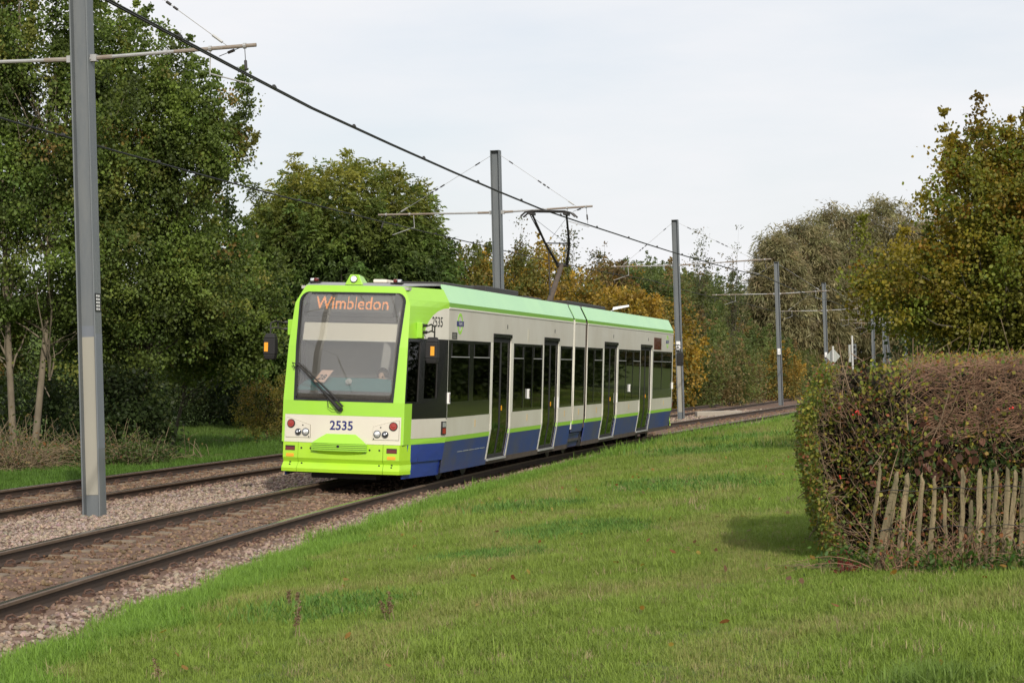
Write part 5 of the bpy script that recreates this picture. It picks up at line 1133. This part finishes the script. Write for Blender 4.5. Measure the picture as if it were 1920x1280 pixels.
for i, (x, y, t_, s_, lab) in enumerate(SP):
    o_ = tree('bank_shrub', lab, 'shrub', at_ground(x, y), [(0, 0, 1.6*s_, 1.5*s_, 1.4*s_, 1.5*s_), (.9*s_, .1, 1.1*s_, 1.1*s_, 1.1*s_, 1.1*s_), (-.9*s_, -.1, 1.2*s_, 1.1*s_, 1.1*s_, 1.2*s_), (.1, 0, 2.6*s_, .8*s_, .8*s_, .9*s_)], 260, 26, .15, BANK[t_], [3, 2, 2], 320+i, group='shrubs on the bank beyond the far track', crad=.4, trunk_r=.05, nlimb=16, aspect=.55, rough=.35, spikes=30)
    for v_ in range(1):
        protos.append([c for c in bpy.data.objects if c.parent == o_ and c.name.startswith('foliage')][0].data)
# the rest of the bank reads as one thicket: a mass of the same growth
d = rb.uniform(92, 215, 1100); q = -8.6-26*rb.random(1100)**.8; p_ = pos(d, q); k_ = (p_[:, 0]/p_[:, 1] > .062) & (p_[:, 0]/p_[:, 1] < .27); p_ = p_[k_]; q = q[k_]; p_[:, 2] = gz(p_[:, 0], p_[:, 1])-.1; n = len(p_)
sc_ = (.55+.5*smooth(9, 15, -q))*rb.uniform(.7, 1.3, n)
hi_ = smooth(12, 20, -q); pk_ = np.where(rb.random(n) < .75-.5*hi_, rb.choice([1, 3, 1, 4, 5], n), rb.choice([0, 2, 6, 7, 8, 5], n))
scatter('bank_thicket', p_, np.c_[sc_*1.15, sc_*1.15, sc_], rb.uniform(0, 6.28, n), pk_, np.ones((n, 3)), protos, 'leaf', label='dense mixed autumn thicket covering the bank beyond the far track', cat='thicket')
# far woodland that closes the view, a mass nobody could count
n = 52000; rw = np.random.default_rng(9); ang = rw.uniform(-.62, .62, n); dist = rw.uniform(225, 250, n); hgt = 9.5+2.2*np.sin(ang*40)+1.4*np.sin(ang*97+1)-3.0*smooth(.02, .1, ang)
B = np.c_[np.sin(ang)*dist, np.cos(ang)*dist, hgt*rw.random(n)**.8]; B[:, 2] += rw.normal(0, .3, n)
wd_ = leaves('far_woodland', B, rw.normal(size=(n, 3))+np.array([0, 0, -.3]), rw.uniform(.5, 1.1, n), rw.uniform(.35, .8, n), col_mix(n, [(.06, .075, .025), (.10, .095, .035), (.13, .10, .04)], [3, 2, 1], rw), r=rw)
tag(wd_, 'distant woodland closing the view behind all other trees', 'woodland', kind='stuff')
# maple behind the hedge
def maple_col(P, c, r):
    f = np.clip((P[:, 2:3]-1.2)/4.5, 0, 1)*.85+.3*(P[:, 0:1] < -.8); f = f*np.clip(r.normal(.6, .4, (len(P), 1)), 0, 1); g_ = r.random((len(P), 1))
    return c*(1-f)+f*np.where(g_ < .86, np.array([.34, .235, .03]), np.array([.34, .15, .028]))*r.uniform(.7, 1.1, (len(P), 1))
mp_ = tree('field_maple', 'golden green maple rising behind the hedge at the right edge', 'tree', at_ground(9.25, 38), [(.5, 0, 3.2, 2.3, 2.0, 1.8), (-1.85, 0, 3.2, 1.2, 1.3, .80), (-.9, .1, 2.7, 1.2, 1.2, .75), (-.45, 0, 4.5, 1.2, 1.4, 1.25), (-.5, 0, 5.5, .66, .6, .85), (.75, .1, 4.7, 1.05, 1.2, 1.25), (.35, 0, 5.5, .5, .5, .7), (1.2, 0, 2.2, 2.0, 1.8, 1.2)], 1350, 60, .068, [(.125, .155, .026), (.16, .19, .03), (.085, .11, .02)], [3, 3, 2], 31,
     crad=.30, trunk_r=.13, nlimb=90, aspect=.85, colfun=maple_col, spikes=60, rough=.15, round_=True, core=.3)
mp_.scale = (1, 1, .985)
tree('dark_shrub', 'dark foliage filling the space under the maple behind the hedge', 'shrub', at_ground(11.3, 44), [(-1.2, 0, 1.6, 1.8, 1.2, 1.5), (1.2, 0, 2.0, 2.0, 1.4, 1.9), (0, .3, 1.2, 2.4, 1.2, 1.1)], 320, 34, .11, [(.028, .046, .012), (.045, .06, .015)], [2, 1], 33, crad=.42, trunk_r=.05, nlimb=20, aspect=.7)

# ------------------------------------------------------------------ the clipped hedge
rh = np.random.default_rng(77)
HX0, HX1, HY0, HY1, HZT = 2.62, 7.2, 17.15, 20.2, 1.78
def hedge_front(x, z): return HY0-.10*np.sin(z*1.7)-.05*np.sin(x*2.1+z)+.42*np.exp(-((x-HX0)/.33)**2)+.10*smooth(.9, .2, z)
def hedge_left(y, z): return HX0+.14*smooth(1.25, 1.75, z)+.047*(y-HY0)*2.6-.16*np.sin(np.clip((z-.2)/1.7, 0, 1)*2.6)+.04*np.sin(y*3+z*2)
hedge = empty('hedge', (HX0, HY0, .1), label='clipped brown hawthorn hedge with sparse yellow green leaves at the right', cat='hedge')
H0 = np.array([HX0, HY0, .1])
def surf(n, face):
    if face == 'front': x = rh.uniform(HX0-.02, HX1, n); z = rh.uniform(.2, HZT, n); P = np.c_[x, hedge_front(x, z), z]; Nn = np.tile([0, -1, .15], (n, 1))
    elif face == 'left': y = HY0+(HY1-HY0)*rh.random(n)**1.5; z = rh.uniform(.2, HZT-.02, n); P = np.c_[hedge_left(y, z), y, z]; Nn = np.tile([-1, -.25, .15], (n, 1))
    else: y = HY0+(HY1-HY0)*rh.random(n); x = rh.uniform(0, 1, n); x = hedge_left(y, 1.7)+(HX1-hedge_left(y, 1.7))*x; P = np.c_[x, y, HZT-.32*smooth(.95, 0, x-hedge_left(y, 1.7))-.06*smooth(.3, 0, y-HY0)+.03*wob(x*2, y*2)+.015*(x-HX0)]; Nn = np.tile([0, -.1, 1], (n, 1))
    return P, Nn.astype(float)
# inner mass: brown and green leaves filling the body, gap shade painted into their colour
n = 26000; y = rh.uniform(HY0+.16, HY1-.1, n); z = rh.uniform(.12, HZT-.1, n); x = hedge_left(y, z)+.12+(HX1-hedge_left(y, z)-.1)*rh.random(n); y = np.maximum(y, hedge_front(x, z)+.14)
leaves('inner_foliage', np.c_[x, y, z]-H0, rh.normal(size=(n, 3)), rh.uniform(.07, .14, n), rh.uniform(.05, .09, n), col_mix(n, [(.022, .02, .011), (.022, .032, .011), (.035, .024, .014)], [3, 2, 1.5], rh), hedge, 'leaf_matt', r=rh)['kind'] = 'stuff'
# structural branches fanning up and out
def branch_fan(n, face, l0, l1, r0, m, nm, up=.6, depth=.25):
    P, Nn = surf(n, face); L = rh.uniform(l0, l1, n)[:, None]; dirv = unit(Nn*.5+rh.normal(0, .75, (n, 3))+np.array([0, 0, up])); st = P-Nn*rh.uniform(.0, depth, (n, 1))-dirv*L*.55; S = 5; t = np.linspace(0, 1, S)[None, :, None]
    bend = rh.normal(0, .09, (n, 1, 3)); Q = st[:, None]+dirv[:, None]*L[:, None]*t+bend*L[:, None]*(t*(1-t))*2; Q[:, 1:-1] += rh.normal(0, .008, (n, S-2, 3)); Q[:, :, 2] = np.maximum(Q[:, :, 2], .12)
    W_ = np.linspace(1, .35, S)[None]*r0*rh.uniform(.5, 1.2, (n, 1)); o = tubes(nm, Q-H0, W_, m, hedge, 3, rh); o['kind'] = 'stuff'; return o
branch_fan(1900, 'front', .10, .36, .0028, 'twig_red', 'clipped_twigs', .3, .16); branch_fan(850, 'front', .3, .85, .0046, 'twig_grey', 'branches', .9, .2)
branch_fan(700, 'left', .15, .4, .0032, 'twig_grey', 'clipped_twigs', .3, .12); branch_fan(4200, 'top', .08, .28, .0030, 'twig_red', 'clipped_twigs', .5, .10); branch_fan(170, 'front', .5, 1.2, .0085, 'twig_grey', 'branches', 1.3, .3)
# dense fine brushwood in the upper right of the front face, lying along the hedge
n = 1900; x = HX0+.75+(HX1-HX0-.75)*rh.random(n); z = rh.uniform(1.15, HZT-.02, n); P0 = np.c_[x, hedge_front(x, z)-.02+.10*rh.random(n), z]; dv = unit(np.c_[rh.normal(.8, .4, n), rh.normal(-.08, .22, n), rh.normal(.12, .42, n)]); t = np.linspace(-.5, .5, 4)[None, :, None]; Lq = rh.uniform(.16, .5, n)
Q = P0[:, None]+dv[:, None]*Lq[:, None, None]*t+rh.normal(0, .012, (n, 4, 3)); tubes('clipped_twigs', Q-H0, np.linspace(1, .5, 4)[None]*rh.uniform(.0016, .0036, (n, 1)), 'twig_red', hedge, 3, rh)['kind'] = 'stuff'
# leaves
HL = [(.30, .28, .05), (.21, .23, .04), (.11, .15, .03), (.32, .21, .05), (.26, .10, .05)]
def hedge_leaf(n, face, sz, wts, nm, inn=.08):
    P, Nn = surf(n, face)
    if face == 'front':      # leafier towards the left corner and the middle, bare brushwood at the upper right
        pr = np.clip(.25+.75*np.exp(-((P[:, 0]-HX0)/.65)**2)+.45*np.exp(-((P[:, 2]-.75)/.28)**2), 0, 1)*(1-.45*smooth(3.3, 4.0, P[:, 0])*smooth(1.2, 1.5, P[:, 2])); clump = .5+.5*np.sin(P[:, 0]*9+2*np.sin(P[:, 2]*7))*np.sin(P[:, 2]*8+1); k_ = rh.random(n) < pr*(.25+.95*clump); P, Nn = P[k_], Nn[k_]
    n = len(P); B = P-Nn*rh.uniform(-.05, inn, (n, 1))+rh.normal(0, .02, (n, 3)); return leaves(nm, B-H0, Nn*.5+rh.normal(0, .7, (n, 3))+np.array([0, 0, -.25]), sz*rh.uniform(.6, 1.3, n), sz*.75*rh.uniform(.6, 1.2, n), col_mix(n, HL, wts, rh, .3), hedge, round_=True, r=rh)
hedge_leaf(20000, 'front', .040, [2.5, 3, 3.5, 1, .9], 'leaves')['kind'] = 'stuff'; hedge_leaf(11000, 'left', .032, [1.6, 3, 5, 1, .6], 'leaves')['kind'] = 'stuff'; hedge_leaf(3200, 'top', .034, [2, 2, 1.5, 1.5, 1], 'leaves', .03)['kind'] = 'stuff'
# glossy ivy-like leaves lower in the hedge
n = 2600; x = rh.uniform(HX0+.2, HX1, n); z = rh.normal(1.0, .16, n); P0 = np.c_[x, hedge_front(x, z)+rh.uniform(-.03, .12, n), z]; k_ = rh.random(n) < .35+.65*np.sin(x*5+1)**2; P0 = P0[k_]; n = len(P0)
leaves('dark_leaves', P0-H0, rh.normal(0, .8, (n, 3))+np.array([0, -.4, -.5]), rh.uniform(.05, .10, n), rh.uniform(.018, .035, n), col_mix(n, [(.06, .10, .028), (.085, .13, .034), (.04, .07, .02)], [2, 1, 1], rh), hedge, r=rh)['kind'] = 'stuff'
n = 48; x = np.clip(rh.normal(3.62, .38, n), 2.9, 5); z = rh.normal(1.0, .12, n); P0 = np.c_[x, hedge_front(x, z)-.04, z]
leaves('brown_leaves', P0-H0, rh.normal(0, .6, (n, 3))+np.array([0, -.3, -.6]), rh.uniform(.06, .11, n), rh.uniform(.05, .08, n), col_mix(n, [(.16, .075, .05), (.10, .05, .035)], [1, 1], rh), hedge, round_=True, r=rh)['kind'] = 'stuff'
for i, (x, z) in enumerate(((2.86, 1.36), (4.1, 1.38), (2.74, .82))):
    mb = MB()
    for j in range(9 if i == 0 else 4): c = Vector((x+rh.normal(0, .016), float(hedge_front(x, z))-.07+rh.normal(0, .01), z+rh.normal(0, .012)))-Vector(H0); mb.tube([c, c+Vector((0, 0, .005)), c+Vector((0, 0, .011)), c+Vector((0, 0, .015))], [.003, .0085, .0085, .003], 7)
    mb.build('berry_cluster', 'berry', hedge, smooth=True)

# ------------------------------------------------------------------ cleft paling fence
PK = [(2.75, .34, 2.84, 1.0, .034), (2.78, .22, 2.97, .93, .05), (2.83, .2, 2.96, .86, .042), (2.95, .12, 3.05, .92, .058), (3.09, .2, 3.15, .92, .044), (3.2, .2, 3.25, .89, .05), (3.34, .22, 3.36, .75, .042), (3.45, .18, 3.48, .95, .046), (3.52, .2, 3.54, .7, .05), (3.56, .16, 3.60, .94, .066),
      (3.65, .18, 3.70, .94, .042), (3.68, .16, 3.74, .93, .05), (3.77, .16, 3.83, .95, .056), (3.80, .16, 3.89, .93, .05), (3.91, .18, 3.96, .94, .054), (3.98, .17, 4.01, .92, .05), (4.06, .17, 4.07, .93, .052), (4.15, .17, 4.17, .92, .05), (4.24, .17, 4.23, .95, .055), (4.33, .17, 4.35, .93, .05)]
fence = empty('paling_fence', (3.0, 16.4, .15), label='old leaning chestnut paling fence sunk into the foot of the hedge', cat='fence'); F0 = Vector((3.0, 16.4, .15)); rf_ = random.Random(4)
for i, (x0, z0, x1, z1, wd) in enumerate(PK):
    yb = 16.02+rf_.uniform(-.03, .05)+(.05 if wd < .043 else 0); lean = rf_.uniform(-.02, .05); mb = MB(); rings = []; wd *= rf_.uniform(.72, .95)
    hgt = z1-z0; prof_ = [(-wd*.5, -.010), (-wd*.1, -.019), (wd*.45, -.012), (wd*.5, .010), (0, .018), (-wd*.48, .010)]; tw = rf_.uniform(-.3, .3)
    for t_, sc_ in ((-.12, 1), (.15, rf_.uniform(.82, 1.1)), (.35, rf_.uniform(.8, 1.12)), (.55, rf_.uniform(.8, 1.14)), (.75, rf_.uniform(.8, 1.08)), (.90, rf_.uniform(.7, .95)), (.96, rf_.uniform(.4, .8)), (1.0, rf_.uniform(.12, .4))):
        a_ = tw*t_; cxp = x0+(x1-x0)*t_+rf_.uniform(-.007, .007)
        rings.append([(cxp+(u*math.cos(a_)-v*math.sin(a_))*sc_, yb+lean*t_+(u*math.sin(a_)+v*math.cos(a_))*sc_, z0+hgt*t_+rf_.uniform(-.006, .006)) for u, v in prof_])
    k = len(prof_); vs_ = [p for r_ in rings for p in r_]; fs_ = [(a*k+j, a*k+(j+1) % k, (a+1)*k+(j+1) % k, (a+1)*k+j) for a in range(len(rings)-1) for j in range(k)]+[tuple(range(k)), tuple((len(rings)-1)*k+j for j in range(k))]
    mb.add([Vector(p)-F0 for p in vs_], fs_); mb.build('picket', 'paling', fence)
for z in (.80, .50):
    mb = MB(); pts = [(2.8+.09*j, 15.985+.012*math.sin(j*2.1), z+.012*math.sin(j*1.3)-.02*smooth(.6, 0, .09*j)) for j in range(18)]; mb.tube([Vector(p)-F0 for p in pts], .0035, 5); mb.build('fence_wire', 'steel_dark', fence)

# ------------------------------------------------------------------ brambles, dead stems and weeds
def stem_thicket(name, label, cat, loc, n, spread, l0, l1, rad, m, arch, leafn=0, lcol=None, lsz=.05, group=None, seed=1, up=1.0, material2=None):
    r = np.random.default_rng(seed); root = empty(name, loc, label=label, cat=cat, group=group)
    st = np.c_[r.uniform(-1, 1, n)*spread[0], r.uniform(-1, 1, n)*spread[1], np.zeros(n)]; dv = unit(np.c_[r.normal(0, .8, n), r.normal(0, .6, n), np.abs(r.normal(up, .35, n))]); L = r.uniform(l0, l1, n); S = 6; t = np.linspace(0, 1, S)[None, :, None]
    Q = st[:, None]+dv[:, None]*L[:, None, None]*t; Q[:, :, 2] -= (arch*L)[:, None]*(t[..., 0]**2)*r.uniform(.3, 1.2, (n, 1)); Q[:, :, 2] = np.maximum(Q[:, :, 2], .0); tubes('stems', Q, np.linspace(1, .4, S)[None]*rad*r.uniform(.6, 1.3, (n, 1)), m, root, 3, r)['kind'] = 'stuff'
    if leafn:
        i = r.integers(0, n, leafn); j = r.integers(1, S, leafn); B = Q[i, j]+r.normal(0, .05, (leafn, 3)); B[:, 2] = np.maximum(B[:, 2], .01)
        leaves('leaves', B, r.normal(0, .8, (leafn, 3))+np.array([0, -.3, -.1]), lsz*r.uniform(.6, 1.3, leafn), lsz*.65*r.uniform(.6, 1.2, leafn), col_mix(leafn, *lcol, r, .3), root, round_=True, r=r)['kind'] = 'stuff'
    return root
BR = ([(.075, .11, .027), (.12, .14, .035), (.20, .15, .06), (.24, .11, .045)], [3, 2, 1.2, .7])
stem_thicket('bramble', 'heap of dead straw coloured brambles at the left edge beyond the far track', 'bramble', at_ground(-11.9, 46.0), 900, (1.3, .9), .7, 2.0, .009, 'straw', .55, 2600, BR, .075, seed=1)
stem_thicket('bramble', 'brown bramble tangle under the pale stems of the left tree', 'bramble', at_ground(-10.2, 48.0), 600, (1.2, .9), .6, 1.6, .008, 'straw', .6, 3200, BR, .075, seed=2)
stem_thicket('bramble', 'green bramble patch behind the foot of the nearest mast', 'bramble', at_ground(-9.0, 47.5), 300, (1.0, .8), .6, 1.5, .007, 'straw', .7, 4200, ([(.06, .09, .022), (.09, .12, .03)], [2, 1]), .08, seed=3)
stem_thicket('dead_branch', 'spray of dead fallen twigs on the grass right of the nearest mast', 'branch', at_ground(-8.3, 50.5), 150, (.9, .4), .5, 1.5, .009, 'straw', 1.0, 120, BR, .06, seed=4, up=.35)
stem_thicket('dead_branch', 'pale dead twigs at the edge of the grass beside the yellow bush', 'branch', at_ground(-8.0, 61), 90, (.8, .4), .4, 1.3, .008, 'straw', .8, 60, BR, .06, seed=5, up=.5)
for i, (x, y, n, lab) in enumerate(((2.95, 15.98, 34, 'reddish bramble stems crossing the leftmost palings'), (3.35, 15.95, 40, 'thorny stems leaning through the middle of the paling fence'), (3.72, 15.98, 34, 'thin pale stems crossing the upright palings at the right'))):
    stem_thicket('bramble', lab, 'bramble', (x, y, .18), n, (.22, .07), .3, 1.0, .0042, ['twig_red', 'twig_red', 'straw'][i], .35, 170, ([(.14, .18, .04), (.08, .12, .026), (.28, .11, .045)], [2, 2, 1]), .038, seed=20+i, up=1.1)
for i, (x, y, n, lab) in enumerate(((3.22, 15.86, 260, 'leafy green weeds at the foot of the middle palings'), (3.62, 15.9, 240, 'leafy green weeds at the foot of the right palings'), (4.0, 15.9, 300, 'nettle clump at the right end of the fence'), (2.66, 16.55, 260, 'weeds and dry grass at the left corner of the hedge'))):
    stem_thicket('weed_clump', lab, 'weeds', (x, y, .17), 60, (.2, .08), .06, .2, .0025, 'straw', .5, n, ([(.05, .11, .02), (.075, .14, .025), (.11, .13, .03)], [2, 2, 1]), .045, group='weeds along the foot of the fence', seed=30+i)
stem_thicket('weed_clump', 'wine red weed in the grass left of the palings', 'weeds', (2.58, 16.05, .17), 50, (.06, .04), .05, .12, .003, 'twig_red', .5, 90, ([(.17, .035, .03), (.11, .03, .025)], [1, 1]), .035, seed=40)
stem_thicket('dead_branch', 'bleached straw lying on the grass at the hedge corner', 'branch', (2.42, 16.5, .17), 60, (.25, .1), .12, .3, .002, 'straw', 1.0, 0, None, seed=41, up=.2)
for i, (x, y, lab) in enumerate(((-1.48, 13.79, 'tallest dead dock seed head standing in the lawn'), (-.92, 14.49, 'branched dead dock seed head right of the tallest one'), (-2.05, 11.9, 'short dead dock stalk near the lower left corner'), (-1.75, 15.9, 'low brown dock stalk behind the others'))):
    r = np.random.default_rng(50+i); root = empty('dead_dock', (x, y, float(gz(x, y))), label=lab, cat='weed', group='dead dock stalks in the lawn'); mb = MB(); nst = [2, 3, 1, 2][i]; B = []
    for s_ in range(nst):
        lx, ly = r.normal(0, .05), r.normal(0, .03); hgt = r.uniform(.13, .22)*(1.15 if i == 0 else .9); mb.tube([(s_*.03, 0, 0), (s_*.03+lx*.5, ly*.5, hgt*.5), (s_*.03+lx, ly, hgt)], [.003, .0025, .0018], 5)
        f = r.uniform(.4, 1, 90); B.append(np.c_[s_*.03+lx*f+r.normal(0, .009, 90), ly*f+r.normal(0, .009, 90), hgt*f])
    mb.build('stem', 'straw', root); B = np.concatenate(B); n = len(B)
    leaves('seed_head', B, r.normal(size=(n, 3)), r.uniform(.008, .02, n), r.uniform(.008, .014, n), col_mix(n, [(.20, .125, .07), (.30, .22, .13), (.13, .08, .045)], [1, 1, 1], r), root, r=r)

# trees standing behind the maple along the lawn, mirrored in the side windows of the tram
for i, (x, y, s_, hh, lab) in enumerate(((14.3, 62, 2.0, 5.5, 'nearest dark tree in the row hidden behind the maple'), (17.0, 71, 2.2, 6, 'second dark tree in the row behind the maple'), (19.8, 81, 2.3, 6, 'middle dark tree in the row behind the maple'), (23.2, 92, 2.5, 6.2, 'fourth dark tree in the row behind the maple'), (27.0, 104, 2.7, 6.5, 'farthest dark tree in the row behind the maple'))):
    tree('lineside_tree', lab, 'tree', at_ground(x, y), [(0, 0, hh*.55, s_, s_, hh*.42), (1, 0, hh*.25, s_, s_*.9, hh*.27), (-.7, 0, hh*.22, s_*.8, s_*.9, hh*.24)], 420, 30, .2, [(.06, .085, .02), (.045, .065, .016)], [1, 1], 400+i, group='row of trees right of the lawn', crad=.55, trunk_r=.14, nlimb=16, aspect=.7)

for i, (x, y, s_, hh, lab) in enumerate(((-17.5, 58, 2.6, 9.5, 'dark tree just outside the left edge behind the brambles'), (-23, 66, 3.0, 10.5, 'dark tree farther out at the left along the field'), (-29, 74, 3.2, 10.5, 'dark tree farthest left along the field'))):
    tree('field_tree', lab, 'tree', at_ground(x, y), [(0, 0, hh*.58, s_, s_, hh*.40), (1, 0, hh*.28, s_, s_*.9, hh*.28), (-1, 0, hh*.28, s_, s_*.9, hh*.28)], 420, 30, .2, [(.075, .105, .025), (.055, .078, .018)], [1, 1], 440+i, group='trees along the left of the field', crad=.6, trunk_r=.16, nlimb=16, aspect=.7)
